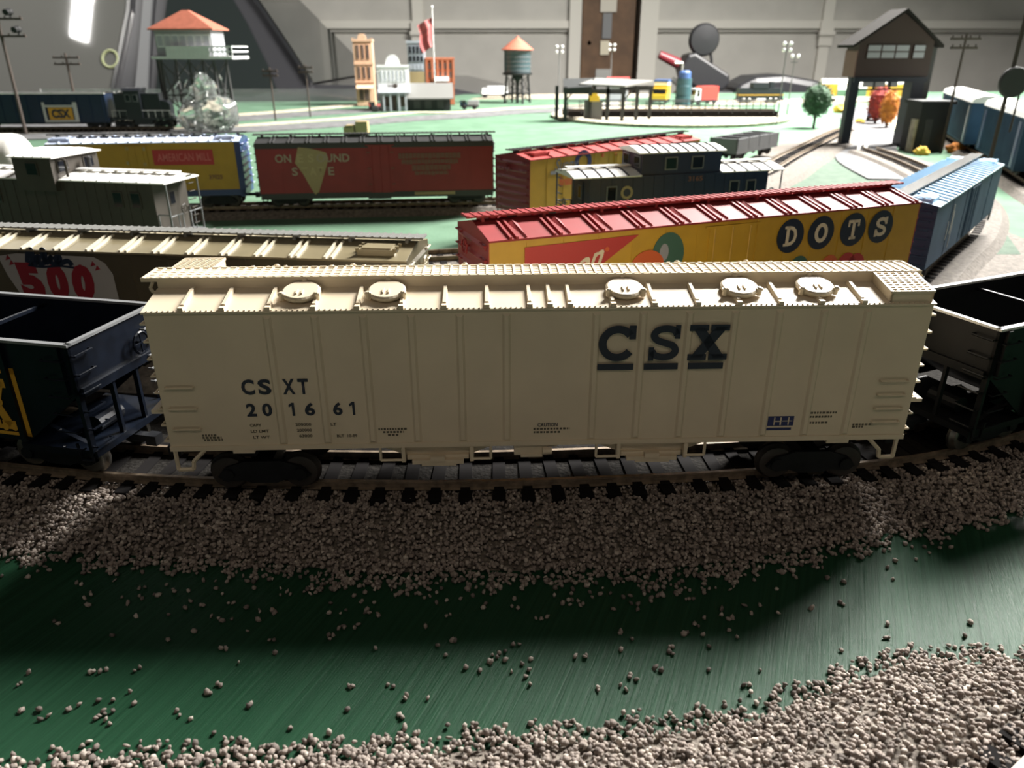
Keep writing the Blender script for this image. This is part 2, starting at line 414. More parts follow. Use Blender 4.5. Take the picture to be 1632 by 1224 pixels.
# ------------------------------------------------------------------ the cream covered hopper in front
def covered_hopper():
    t = thing('covered_hopper', 'long cream covered hopper car with large navy initials, in front of all other trains', 'model train car', 7.8, 197.5, 9, 2.07)
    W = 16.5; h = 100; e = 54.3; sill = 15.3
    b = MB().prism([(-W,sill),(W,sill),(W,e),(-W,e)], 'x', -h, h)
    body = b.build('body', 'cream', t, bevel=.25)
    for x in (-69.7,-57.9,-45.8,-33.8,-21.6,-9.8,13.1,25.1,37,48.7,60.2,71.7,83):
        for s in (-1, 1):
            y = s*W; rb = MB()
            rb.add([(x-1.1,y,sill+1.5),(x+1.1,y,sill+1.5),(x+.5,y+s*.55,sill+2.2),(x-.5,y+s*.55,sill+2.2),(x-1.1,y,e-1.2),(x+1.1,y,e-1.2),(x+.5,y+s*.55,e-1.8),(x-.5,y+s*.55,e-1.8)],
                   [(0,1,2,3),(4,7,6,5),(0,3,7,4),(3,2,6,7),(2,1,5,6)] if s < 0 else [(3,2,1,0),(5,6,7,4),(4,7,3,0),(7,6,2,3),(6,5,1,2)])
            rb.build('side_rib', 'cream', body)
    MB().box(-h, h, -W-.35, -W+.2, sill, sill+1.4).box(-h, h, W-.2, W+.35, sill, sill+1.4)\
        .box(-83.5,-77.8,-W-.35,-W+1,sill-.9,sill+.1).box(78.5,84.7,-W-.35,-W+1,sill-.9,sill+.1).build('side_sill', 'cream', t)
    # roof with eave rivets and ribs
    rz = lambda y: e+.2+(W+.5-abs(y))*.21
    r = MB().prism([(-W-.5,e-.3),(W+.5,e-.3),(W+.5,e+.2),(5,rz(5)),(-5,rz(5)),(-W-.5,e+.2)], 'x', -h-.3, h+.3)
    for i in range(150):
        x = -h+1.2+(2*h-2.4)*i/149
        for s in (-1, 1): r.box(x-.2, x+.2, *sorted((s*(W-.1), s*(W+.25))), e+.2, e+.5)
    roof = r.build('roof', 'cream', t)
    RX = (-90.5,-80.4,-69.2,-58,-47.1,-36.2,-25.4,-14.7,-3.9,1.2,6.3,17.2,27.7,38.8,49.4,60.1,70.6,81.6)
    for x in RX:
        for s in (-1, 1):
            q = MB(); y0, y1 = s*(W-.9), s*6.2
            a, c = x-.75, x+.75
            q.add([(a,y0,rz(y0)-.2),(c,y0,rz(y0)-.2),(c,y1,rz(y1)-.2),(a,y1,rz(y1)-.2),(x-.4,y0+(.4 if s<0 else -.4),rz(y0)+1.1),(x+.4,y0+(.4 if s<0 else -.4),rz(y0)+1.1),(x+.4,y1,rz(y1)+1.1),(x-.4,y1,rz(y1)+1.1)],
                  [(4,5,6,7),(0,1,5,4),(1,2,6,5),(2,3,7,6),(3,0,4,7)])
            q.box(a+.1, c-.1, *sorted((y0-s*.1, y0+s*1.4)), rz(y0)-.2, rz(y0)+.75)
            q.build('roof_rib', 'cream', roof)
    # running board along the ridge
    z = 59.6
    k = MB().box(-104, 101.5, -5.2, 5.2, z-.7, z).box(-100, 100, -5, -4.5, rz(5)-.4, z-.6).box(-100, 100, 4.5, 5, rz(5)-.4, z-.6)
    for i in range(86):
        x = -103.6+204.7*i/85; k.box(x-.32, x+.32, -5.2, 5.2, z-.1, z+.35)
    for y in (-5, 5): k.box(-104, 101.5, y-.25, y+.25, z-.1, z+.35)
    for y in (-3.3,-1.1,1.1,3.3): k.box(-104, 101.5, y-.1, y+.1, z-.1, z+.12)
    k.build('running_board', 'cream', t)
    for x, s in ((-102.6, -1), (100.4, 1)):
        MB().tube([(x+1.5,-5,z-.8),(x+.6,-5,z-2.4),(x-s*1.2,-5,z-3.6),(x-s*3,-5,z-3.4)], .45, 6).tube([(x+1.5,5,z-.8),(x+.6,5,z-2.4),(x-s*1.2,5,z-3.6),(x-s*3,5,z-3.4)], .45, 6).build('board_bracket', 'cream', t)
    # end platforms with grating
    for x0, x1, s in ((88.5, 99.5, -1), (-100, -89, 1)):
        ya, yb = s*5.6, s*(W-.4)
        za, zb = (z, 57.6) if s < 0 else (z, z)
        p = MB()
        n = 9
        for i in range(n):
            y = ya+(yb-ya)*i/(n-1); zz = za+(zb-za)*i/(n-1)
            p.box(x0, x1, *sorted((y-.28, y+.28)), zz-.5, zz+.1)
        for i in range(7):
            x = x0+(x1-x0)*i/6
            p.add([(x-.28,ya,za-.5),(x+.28,ya,za-.5),(x+.28,yb,zb-.5),(x-.28,yb,zb-.5),(x-.28,ya,za+.1),(x+.28,ya,za+.1),(x+.28,yb,zb+.1),(x-.28,yb,zb+.1)],
                  [(4,5,6,7),(0,1,5,4),(1,2,6,5),(2,3,7,6),(3,0,4,7)] if s > 0 else [(7,6,5,4),(4,5,1,0),(5,6,2,1),(6,7,3,2),(7,4,0,3)])
        w1, w2 = sorted((yb-s*.5, yb))
        p.box(x0, x1, w1, w2, rz(yb)-.3, zb+.1)
        for x in (x0, x1-.5):
            p.add([(x,ya,rz(5.6)-.5),(x+.5,ya,rz(5.6)-.5),(x+.5,yb,rz(yb)-.5),(x,yb,rz(yb)-.5),(x,ya,za),(x+.5,ya,za),(x+.5,yb,zb),(x,yb,zb)],
                  [(0,1,5,4),(1,2,6,5),(2,3,7,6),(3,0,4,7),(4,5,6,7),(3,2,1,0)])
        p.build('end_platform', 'cream', t)
    # hatches
    def hatch(x, y):
        m = MB(); m.T = Matrix.Translation((x, y, rz(y)+(.5 if y > 0 else .1))) @ Matrix.Rotation(R(12 if y < 0 else -12), 4, 'X')
        m.lathe([(4.0,-1.2),(4.0,.7),(4.9,.8),(4.9,1.4),(4.4,1.8)], 28)
        for a in (90, 210, 330):
            cx, cy = 5.1*math.cos(R(a)), 5.1*math.sin(R(a))
            m.lathe([(.75,.3),(.75,2.1),(.45,2.5)], 8, (cx,cy,0)); m.box(cx-.8, cx+.8, cy-.4, cy+.4, 1.5, 2.2)
        for d in (-.7, .7): m.box(d-.18, d+.18, -2.6, -.4, 1.7, 2.3)
        m.build('hatch', 'cream', t)
    for x in (-62.1,-40.3,21,51.1,71.1): hatch(x, -9.6)
    for x in (-74.4,-52.8,-20.8,40.7,60.9): hatch(x, 9.8)
    # hopper bays below the sill
    for x in (-28.7, 30.2):
        m = MB()
        m.prism([(x-18,sill+.2),(x+18,sill+.2),(x+9,sill-3.6),(x-9,sill-3.6)], 'y', -W+2, W-2)
        m.box(x-8.5, x+8.5, -W+1, W-1, sill-4.6, sill-3.2)
        for a in (-9.3, 9.3): m.box(x+a-.55, x+a+.55, -W-.2, -W+2, sill-4.8, sill+1.2)
        m.build('hopper_bay', 'cream', t, bevel=.2)
        g = MB()
        for a, c in ((-15.5,-9.3),(9.3,14.5)):
            g.tube([(x+a,-W,sill),(x+a,-W,sill-4),(x+c,-W,sill-4)] if a < -10 else [(x+a,-W,sill-4),(x+c,-W,sill-4),(x+c,-W,sill)], .42, 5)
        g.box(x-7, x+7, -W-.2, -W+2.5, sill-5.4, sill-4.2).box(x-4.5, x+5, -W-.1, -W+2, sill-6, sill-5.2).box(x-2,x+2,-W-.6,-W+1,sill-4.4,sill-3)
        g.build('outlet_gate', 'cream', t)
    MB().box(-7.8, 1.2, -W+.6, -W+7, sill-3.4, sill+.3).box(-6,0,-W+.3,-W+5,sill-4,sill-3).box(1,4,-W+1,-W+4,sill-1.2,sill+.2).cyl((0,-W+.2,sill-2),(2.5,-W+.2,sill-2),1,8).build('brake_gear', 'cream', t)
    for x, s in ((-96.8, -1), (96.2, 1)):
        for y in (-W+.2, W-.2):
            MB().tube([(x+s*2.2,y,sill+.5),(x+s*2.2,y,sill-5.8),(x-s*1.8,y,sill-5.8),(x-s*2.2,y,sill-3.4),(x-s*6,y,sill+.4)], .6, 6).build('stirrup_step', 'cream', t)
    for s in (-1, 1):
        ladder_side(t, *sorted((s*90, s*97.5)), -W, 20.8, 33, 4, 'cream') if s > 0 else ladder_side(t, -98, -91, -W, 22, 34, 3, 'cream')
        ladder_end(t, s*(h+.2), s, -W+.6, -W+7, 18, 51, 8, 'cream')
        ladder_end(t, s*(h+.2), s, W-7, W-.6, 18, 51, 8, 'cream')
        MB().box(*sorted((s*h, s*(h+3.5))), -W+1, W-1, 26, 27).build('end_ledge', 'cream', t)
    brake_wheel(t, h+.2, 1, 4, 44, 'cream')
    MB().box(-h+4, h-4, -4, 4, 9.6, sill+.2).build('centre_sill', 'black_plastic', t)
    bogies(t, 78); couplers(t, h)
    y = -W
    for ch, x0, w, u0, u1 in (('C',13.9,9.7,13.8,23.2),('S',26.6,8.6,26,34.9),('X',37.2,10.3,37.6,46.8)):
        m = MB(); slab(ch, m, x0, 39.9, w, 9.7, y-.75, y-.55, .21); m.build('lettering', 'navy_ink', t)
        MB().box(u0, u1, y-.75, y-.55, 37.4, 39.1).build('lettering', 'navy_ink', t)
    T = lambda s, *a, **k: text(t, s, *a, **k)
    for s, a in (('C',(-78.7,-75.3)),('S',(-74.4,-71)),('X',(-68.1,-64.9)),('T',(-64.1,-61.4))): T(s, *a, 31.6, 36.0, y-.05, 'navy_ink', .035)
    for s, a in (('2',(-78.3,-75.7)),('0',(-74.2,-71.6)),('6',(-63.1,-60.4)),('6',(-55.7,-53.2))): T(s, *a, 25.3, 29.1, y-.05, 'navy_ink', .035)
    for a in (-67.4, -51.6):
        k = MB(); slab('1', k, a, 25.3, 1.9, 3.8, y-.17, y-.05); k.build('lettering', 'navy_ink', t)
    for s, x0, x1, z in (('CAPY',-78,-75,22.3),('LD LMT',-78,-73.2,20.5),('LT WT',-77.6,-73.2,18.7),('200000',-66,-61.9,22.3),('200000',-65.8,-61.9,20.6),('63000',-65.4,-61.9,18.9),
                         ('LT',-56.7,-55.2,22.2),('BLT  10-89',-55.4,-50,18.7)): T(s, x0, x1, z, z+.85, y-.05, 'grey_ink', .02)
    T('CAUTION', -1.5, 3.9, 20.9, 22, y-.05, 'navy_ink', .02)
    for x0, x1, z in ((-2.6,7.2,19.9),(-2.5,4.6,18.9),(-44.2,-36.4,20.6),(-43,-37.6,19.7),(-41.8,-38.8,18.8),(-91,-87,19.6),(-91,-86,18.9),(-90.7,-85.6,18.2),(71.8,80,23.4),(71.8,78.8,22.2),(73,77.8,20.4),(85,90.4,19.6),(85,88,18.9)):
        x = x0; tick = MB()
        while x < x1:
            w = random.uniform(.35, .8); tick.box(x, min(x+w, x1), y-.1, y, z, z+.55); x += w+.3
        tick.build('stencil_line', 'grey_ink', t)
    m = MB().box(61.3, 68.4, y-.12, y, 19.9, 22.8).box(60.9, 68, y-.12, y, 18.6, 19.3).build('emblem', 'blue_ink', t)
    g = MB()
    for a, c in ((62.9,63.2),(64.6,65),(66.8,67.1)): g.box(a, c, y-.2, y-.1, 20.2, 22.5)
    g.box(63,64.8,y-.2,y-.1,21.2,21.5).box(65.3,68,y-.2,y-.1,21.3,21.5).build('emblem_bars', 'cream', m)
covered_hopper()

# ------------------------------------------------------------------ open hoppers either side of it
def open_hopper(name, label, cx, cy, yaw, L, m, rim, seed, logo=None):
    t = thing(name, label, 'model train car', cx, cy, 9, yaw)
    h = L/2; W = 18; e = 43; s0 = 13
    b = MB()
    for s in (-1, 1):
        b.prism([(-h,e),(h,e),(h,e-14),(h-20,s0),(-h+20,s0),(-h,e-14)], 'y', *sorted((s*W, s*(W-.9))))
    for s in (-1, 1):
        b.box(*sorted((s*h, s*(h-.9))), -W, W, e-14, e)
        b.add([(s*h,-W+.5,e-14),(s*h,W-.5,e-14),(s*(h-34),W-.5,s0-2),(s*(h-34),-W+.5,s0-2),(s*h,-W+.5,e-15),(s*h,W-.5,e-15),(s*(h-34.5),W-.5,s0-3),(s*(h-34.5),-W+.5,s0-3)],
              [(0,1,2,3),(7,6,5,4),(0,4,5,1),(2,6,7,3)])
    b.box(-h+34, h-34, -W+.5, W-.5, s0-3, s0-2)
    body = b.build('body', m, t)
    r = MB()
    for s in (-1, 1): r.box(-h-.5, h+.5, *sorted((s*(W-1.1), s*(W+.6))), e-.2, e+.55)
    for s in (-1, 1): r.box(*sorted((s*(h-1), s*(h+.5))), -W, W, e-.2, e+.55)
    r.build('top_rim', rim, t)  # paler than the body, painting the shine along the glossy edges
    for i in range(9):
        x = -h+3+(L-6)*i/8
        for s in (-1, 1): MB().box(x-.8, x+.8, *sorted((s*W, s*(W+1.2))), e-14 if abs(x) > h-12 else s0, e-.3).build('side_rib', m, body)
    for i in (2, 4, 6):
        x = -h+3+(L-6)*i/8; MB().box(x-.5, x+.5, -W+.5, W-.5, e-3, e-2).build('cross_brace', m, body)
    for s in (-1, 1):                                   # open end with posts, platform and brake gear
        f = MB().box(*sorted((s*(h-1.2), s*h)), -W, -W+1.6, s0-2, e-12).box(*sorted((s*(h-1.2), s*h)), W-1.6, W, s0-2, e-12)
        f.box(*sorted((s*(h-1.2), s*(h+.2))), -5.5, -4.5, s0-2, e-13).box(*sorted((s*(h-1.2), s*(h+.2))), 4.5, 5.5, s0-2, e-13)
        f.box(*sorted((s*(h-24), s*(h+.6))), -W+.6, W-.6, s0-3.5, s0-1.5)
        f.box(*sorted((s*h, s*(h+1))), -W+1, W-1, e-15, e-12.5)
        f.add([(s*(h-1),-W+1,s0),(s*(h-1),-W+2.4,s0),(s*(h-16),-W+2.4,e-24),(s*(h-16),-W+1,e-24)], [(0,1,2,3)])
        f.build('end_frame', m, t)
        ladder_end(t, s*(h+.2), s, -W+.5, -W+7, s0, e-3, 6, m)
        ladder_end(t, s*(h+.2), s, W-8, W-1, s0+4, e-5, 6, 'steel_grey')
        ladder_side(t, *sorted((s*(h-8), s*(h-1.5))), -W-.8, s0, e-4, 6, m)
        MB().cyl((s*(h-7),-8,s0+1.5),(s*(h-7),2,s0+1.5), 2.6, 12).build('brake_cylinder', m, t)
        brake_wheel(t, s*h, s, 7, e-8, m, 3.2)
    for x in (-16, 16):
        MB().prism([(x-16,s0),(x+16,s0),(x+5,s0-7),(x-5,s0-7)], 'y', -W+3, W-3).build('hopper_bay', m, t)
    MB().box(-h+3, h-3, -3.5, 3.5, 7.5, s0-3).build('centre_sill', m, t)
    steps(t, L, 2*W, s0, m); bogies(t, h-19, 'black_plastic', 'wheel_steel'); couplers(t, h)
    if logo:
        y = -W-.05
        k = MB()
        x0, x1, z0, z1 = 18, 56.2, 14.4, 35.2
        for a, c, d, f in ((x0,x1,z1-1.7,z1),(x0,x1,z0,z0+1.0),(x0,x0+1.5,z0,z1),(x1-1.5,x1,z0,z1)): k.box(a, c, y-.12, y, d, f)
        k.build('emblem_frame', 'yellow_ink', t)
        g = MB()
        for ch, a in (('C',20.5),('S',31.5),('X',42.5)): slab(ch, g, a, 16.2, 9.6, 15.5, y-.12, y, .24)
        g.build('lettering', 'yellow_ink', t)
        g = MB()
        for a, zz in ((48.6,24.6),(48.2,16.9),(51.2,17)): disc(g, a, zz, 1.1, 1.2, y-.2, y-.1, 12)
        g.build('emblem_dot', 'yellow_ink', t)
open_hopper('open_hopper', 'empty dark navy open hopper with yellow emblem, coupled left of the cream hopper', -185.9, 216.6, -12, 150, 'navy_gloss', 'steel_grey', 1, True)
open_hopper('open_hopper', 'empty black open hopper with bright rim, coupled right of the cream hopper', 196, 242.5, 24, 150, 'dark_gloss', 'grey_light', 2)

# ------------------------------------------------------------------ second row
# olive box car with the white 500 panel
yaw = -6.8; c_, s_ = math.cos(R(yaw)), math.sin(R(yaw))
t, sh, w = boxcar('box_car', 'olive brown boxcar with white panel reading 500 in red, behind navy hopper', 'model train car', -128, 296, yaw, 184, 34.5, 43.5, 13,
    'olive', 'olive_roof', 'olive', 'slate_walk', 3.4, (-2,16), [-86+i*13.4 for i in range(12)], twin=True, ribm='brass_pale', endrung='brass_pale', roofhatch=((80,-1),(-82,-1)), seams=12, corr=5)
dx = 10.2; y = -w-.25
P = [(-80,40.6),(-72,41.9),(-40,41.4),(-36,39.2),(-33.6,35),(-33.4,24),(-36,17),(-44,15),(-68,15.2),(-73,22),(-78,33)]
k = MB().prism([(a+dx, b) for a, b in P], 'y', y-.1, y).build('white_panel', 'white_ink', t)
for s, a, b, ln in (('5',-72.6,-62.6,-2),('0',-61.6,-53,0),('0',-51.8,-42.6,1)): text(t, s, a+dx, b+dx, 23.5, 38.4, y-.12, 'red_ink', .075, lean=ln)
g = MB()
sq = [(-68,39),(-66.5,43.5),(-65,44),(-65.6,40),(-66.6,38.4),(-63.6,39.4),(-62.6,41.6),(-64,40.6),(-63,38.8),(-60.6,39.6),(-59.8,43.6),(-60.8,44),(-60.2,39.4),(-58,40.8),(-57,41.8),(-58.4,40.4),(-57,38.8),(-54.6,40),(-54,41.6),(-55.6,41.2),(-55,39),(-51,40.2),(-49.6,38.4)]
g.band([(x+dx, z-.6) for x, z in spline(sq, 5)], 1.9, y-.3, y-.1)
g.band([(x+dx, z) for x, z in spline([(-68,37.4),(-62,36.9),(-55,37.5),(-49,37)], 5)], .8, y-.3, y-.1)
g.build('small_script', 'navy_ink', t)
g = MB()
for x, z in ((-76,40),(-75,38),(-41,38.6),(-39.5,37)): g.prism([(x+dx-1,z-.9),(x+dx+1.2,z-.3),(x+dx+.2,z+1.2)], 'y', y-.25, y-.1)
g.build('red_ticks', 'red_ink', t)

# red roofed yellow reefer lettered DOTS
t, sh, w = boxcar('reefer_car', 'yellow refrigerator car with crimson roof and pale letters in round navy badges', 'model train car', 80, 316.4, 21.5, 203, 35, 52, 16,
    'dots_yellow', 'crimson', 'crimson', 'crimson', 4.2, (-9,13), [-94+i*17.3 for i in range(12)], pan=2.2, twin=True, endrung='crimson', roofhatch=(), seams=14)
y = -w-.25
MB().prism([(-88,33),(-88,48.6),(-41,49.4),(-66,33)], 'y', y-.1, y).build('red_flag', 'dots_red', t)
text(t, 'Mason', -87, -57.5, 28, 38.4, y-.12, 'cream_ink', .02, lean=3.6, rise=10.5)
g = MB(); disc(g, -54.4, 45, .9, .9, y-.15, y-.1, 12); g.build('registered_mark', 'dots_orange', t)
g = MB(); disc(g, -27.4, 40.2, 7.3, 9, y-.1, y); d = g.build('gumdrop_spot', 'dots_green', t)
g = MB(); disc(g, -29.3, 41.5, 2, 3.4, y-.2, y-.1); g.build('highlight_mark', 'wall_grey', d)
g = MB(); disc(g, -36.4, 36, 7.6, 7, y-.22, y-.12); g.build('gumdrop_spot', 'dots_orange', t)
for x, ch in ((31.6,'D'),(47.6,'O'),(65,'T'),(80.6,'S')):
    g = MB(); disc(g, x, 42.8, 6.9, 7.2, y-.1, y); d = g.build('round_badge', 'navy_ink', t)
    g = MB(); slab(ch, g, x-3.3, 38.6, 6.8, 8.4, y-.22, y-.1, .22); g.build('lettering', 'cream_ink', d)
for x, z, m in ((38.4,28.2,'dots_green'),(55,27,'dots_orange'),(64.6,27.2,'dots_red'),(70,26.4,'dots_red')):
    g = MB(); disc(g, x, z, 5, 5.6, y-.1, y); g.build('gumdrop_spot', m, t)

# blue box car round the bend
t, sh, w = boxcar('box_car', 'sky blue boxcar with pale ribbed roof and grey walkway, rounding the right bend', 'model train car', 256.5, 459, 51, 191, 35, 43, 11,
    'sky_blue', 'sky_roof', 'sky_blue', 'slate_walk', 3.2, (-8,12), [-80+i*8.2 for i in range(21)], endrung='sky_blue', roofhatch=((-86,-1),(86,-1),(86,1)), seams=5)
y = -w-.2
for x, z0, z1, k in ((-52,22,38,.9),(-49,14,34,.5),(-60,20,30,.5)):
    MB().band([(x,z0),(x+.8,(z0+z1)/2),(x-.4,z1)], k, y-.1, y+.1).build('scuff_mark', 'grey_light', t)

# ------------------------------------------------------------------ cabooses in the third row
def caboose(label, cx, cy, yaw, L, c0, c1, cupw, body, roof, trim, over, win, colr='glass_dark', frame=None):
    t = thing('caboose', label, 'model train car', cx, cy, 9, yaw)
    h = L/2; W = 16; e = 43; s0 = 12
    b = MB().box(-h, h, -W, W, s0, e)
    for i in range(1, int(L/7)):
        x = -h+7*i
        for s in (-1, 1): b.box(x-.15, x+.15, *sorted((s*W, s*(W+.2))), s0+1, e-1)
    b.build('body', body, t)
    o = over
    def roofpart(x0, x1, w, z, rise, nm, rib):
        r = MB().prism([(-w-1.2,z-.2),(w+1.2,z-.2),(w+1.2,z+.5),(w*.5,z+rise*.75),(0,z+rise),(-w*.5,z+rise*.75),(-w-1.2,z+.5)], 'x', x0, x1)
        ob = r.build(nm, roof, t)
        q = MB(); n = max(2, int((x1-x0)/rib))
        for i in range(1, n):
            x = x0+(x1-x0)*i/n
            for s in (-1, 1):
                p = [(s*(w+1.2),z+.5),(s*w*.5,z+rise*.75),(0,z+rise)]
                for (ya, za), (yb, zb) in zip(p, p[1:]):
                    q.add([(x-.35,ya,za),(x+.35,ya,za),(x+.35,yb,zb),(x-.35,yb,zb),(x-.35,ya,za+.6),(x+.35,ya,za+.6),(x+.35,yb,zb+.6),(x-.35,yb,zb+.6)],
                          [(4,5,6,7),(7,6,5,4),(0,1,5,4),(1,2,6,5),(3,0,4,7)])
        q.build('roof_rib', roof if frame is None else frame, ob)
        return ob
    roofpart(-h-o, c0, W, e, 3.4, 'roof', 8.5); roofpart(c1, h+o, W, e, 3.4, 'roof', 8.5)
    MB().box(-h-o+1, c0-1, -2.6, 2.6, e+4.4, e+5).build('running_board', roof, t); MB().box(c1+1, h+o-1, -2.6, 2.6, e+4.4, e+5).build('running_board', roof, t)
    cz = e+13
    MB().box(c0+.5, c1-.5, -cupw, cupw, e-6 if cupw > W else e, cz).build('cupola', body, t)
    roofpart(c0-2, c1+2, cupw, cz, 3.2, 'cupola_roof', 6)
    def window(x, y, z, w, hh, ax, s):
        if ax == 'y':
            f = MB().box(x-w/2-.7, x+w/2+.7, *sorted((y, y+s*.5)), z-.7, z+hh+.7).build('window', trim, t)
            MB().box(x-w/2, x+w/2, *sorted((y+s*.3, y+s*.62)), z, z+hh).build('pane', colr, f)
        else:
            f = MB().box(*sorted((x, x+s*.5)), y-w/2-.7, y+w/2+.7, z-.7, z+hh+.7).build('window', trim, t)
            MB().box(*sorted((x+s*.3, x+s*.62)), y-w/2, y+w/2, z, z+hh).build('pane', colr, f)
    for s in (-1, 1):
        for x in win: window(x, s*cupw, e+3.4, 7, 6.4, 'y', s)
        for y in (-cupw*.55, cupw*.55): window(c0+.5 if s < 0 else c1-.5, y, e+4.6, 7.4, 5.8, 'x', s)
        for x in (-h+14, h-12, h-24): window(x, s*W, e-14, 5.4, 8, 'y', s)
        dr = MB().box(*sorted((s*h, s*(h+.5))), -4.5, 4.5, s0, e-4).build('door', trim if frame is None else body, t)
        window(s*(h+.2), 0, e-14, 4.4, 7, 'x', s)
        p = MB().box(*sorted((s*h, s*(h+o))), -W, W, s0-2, s0)
        for y in (-W+.6, W-.6):
            p.cyl((s*(h+o-.6),y,s0),(s*(h+o-.6),y,e), .5, 6).cyl((s*(h+.6),y,s0),(s*(h+.6),y,s0+13), .4, 6).cyl((s*(h+.6),y,s0+13),(s*(h+o-.6),y,s0+13), .4, 6)
        for y in (-8,-4,4,8): p.cyl((s*(h+o-.6),y,s0),(s*(h+o-.6),y,s0+12), .35, 5)
        p.cyl((s*(h+o-.6),-W+.6,s0+12),(s*(h+o-.6),-3,s0+12), .4, 5).cyl((s*(h+o-.6),3,s0+12),(s*(h+o-.6),W-.6,s0+12), .4, 5)
        p.build('end_platform', body if frame else 'steel_grey', t)
        ladder_end(t, s*(h+o-.6), s, 5, 10, s0, e+2, 8, trim)
        brake_wheel(t, s*(h+o-.6), s, -4, s0+15, trim, 2.6)
    MB().cyl((c1+4,6,e+2),(c1+4,6,e+10), 1.3, 10).lathe([(1.9,e+9.8),(1.9,e+10.6),(.4,e+11.6)], 10, (c1+4,6,0)).build('smoke_stack', 'black_matte', t)
    MB().box(-h+2, h-2, -5, 5, 7.5, s0).box(-14, 14, -8, 8, 4, s0).build('underframe', 'black_plastic', t)
    bogies(t, h-18); couplers(t, h+o)
    return t
t = caboose('drab grey caboose with brightly lit wide cupola roof, behind the olive boxcar', -264, 471, -12, 122, -27, 0, 19.5, 'grey_olive', 'white_roof', 'grey_olive', 9, (-14,))  # grey roof coloured white, the strong light on it put into the colour
MB().tube([(3,-12,44),(3,-12,54),(0,-13,56)], .8, 6).build('vent_pipe', 'grey_olive', t)
t = caboose('dark blue caboose with white roofs and square cupola, behind the yellow refrigerator car', 101.5, 495, 15.9, 122, -28, 27, 15, 'cab_blue', 'white_roof', 'steel_grey', 11, (-8,10), frame='navy_ink')
g = MB(); disc(g, -37, 33.5, 4, 4, -16.4, -16.2); d = g.build('round_emblem', 'tan_ink', t)
g = MB(); disc(g, -37, 33.5, 2.4, 2.4, -16.5, -16.4); g.build('emblem_centre', 'cab_blue', d)
text(t, '3165', 4, 14, 38.5, 41.5, -16.2, 'brown_ink', .02)

# ------------------------------------------------------------------ fourth row
t, sh, w = boxcar('box_car', 'yellow boxcar with navy ends and faded red name plate, behind grey caboose', 'model train car', -277.5, 603.6, 8.4, 137, 35, 50, 13,
    'box_yellow', 'silver_roof', 'box_navy', 'black_roof', 3.4, (-15,1), [-60+i*8.2 for i in range(16)], endrung='silver_roof', roofhatch=((-60,-1),(58,-1)), edge='box_navy', wood=True)
y = -w-.25
MB().prism([(4.9,33.6),(4.9,44.6),(48.3,44.2),(48.3,33.2)], 'y', y-.1, y).build('name_plate', 'plate_red', t)
text(t, 'AMERICAN MILL', 8, 46.5, 36.2, 42, y-.12, 'pink_ink', .01)
g = MB()
for x, z in ((-12.4,46),(-.6,45.6),(-13.5,35.5),(-1.5,34.5)): g.box(x-1, x+1, y-.5, y+.1, z-1.2, z+1.2)
g.build('door_hinge', 'tan_ink', t)
text(t, '37025', 43, 53, 22.4, 25.6, y-.02, 'brown_ink', .02)
MB().box(64.6, 68.6, -w-.3, w+.3, 9, 50).build('corner_post', 'box_navy', t)

t, sh, w = boxcar('box_car', 'red boxcar lettered ONION BOUND STATE with tan patch and black roof, right of yellow boxcar', 'model train car', -107, 621.5, 6.6, 181, 35, 48.5, 9.5,
    'box_red', 'black_roof', 'black_roof', 'black_roof', 3.2, (-6,12), [-80+i*13.6 for i in range(13)], twin=True, endrung='steel_grey', fascia='black_roof', edge='black_roof', seams=10)
t['label'] = 'red boxcar with black roof and tan blotch over white lettering, right of yellow boxcar'
y = -w-.3
MB().prism([(-58.6,45.4),(-50,44.6),(-38,41.5),(-36.5,37),(-38.5,31),(-42,22),(-46,12),(-49,9.6),(-51.5,14),(-57,26),(-62,34)], 'y', y-.16, y).build('tan_patch', 'tan_ink', t)
for s, a, c, z, m in (('ON',-76.5,-64.5,34.2,'old_cream'),('E',-60,-55.5,34.2,'tan_light'),('S',-52,-47.5,34.2,'tan_light'),('OUND',-45.5,-20.5,34.2,'old_cream'),
                      ('S',-65,-60.5,24.4,'old_cream'),('T',-57.5,-53,24.4,'tan_light'),('A',-51.5,-46.5,24.4,'tan_light'),('T',-45.5,-41,24.4,'tan_light'),('E',-37.5,-33,24.4,'old_cream')):
    text(t, s, a, c, z, z+6.2, y-.2, m, .025)
g = MB()
for x0, x1, z0, z1 in ((17,65,35.6,40),(19,63,31.6,35.2),(27,57,26.6,31),(29,55,23,26.2)):
    x = x0
    while x < x1:
        ww = random.uniform(1.8, 3.4); g.box(x, min(x+ww, x1), y-.1, y, z0+random.uniform(0, .8), z1); x += ww+.35
g.build('faded_lettering', 'brown_ink', t)
MB().box(28, 60, y-.1, y+.2, 8, 10.4).build('sill_patch', 'tan_ink', t)
g = MB()
for x in (-6,12):
    for z in (17,29,41): g.box(x-1.4, x+1.4, y-.7, y, z-.35, z+.35)
g.build('door_hinge', 'brown_ink', t)

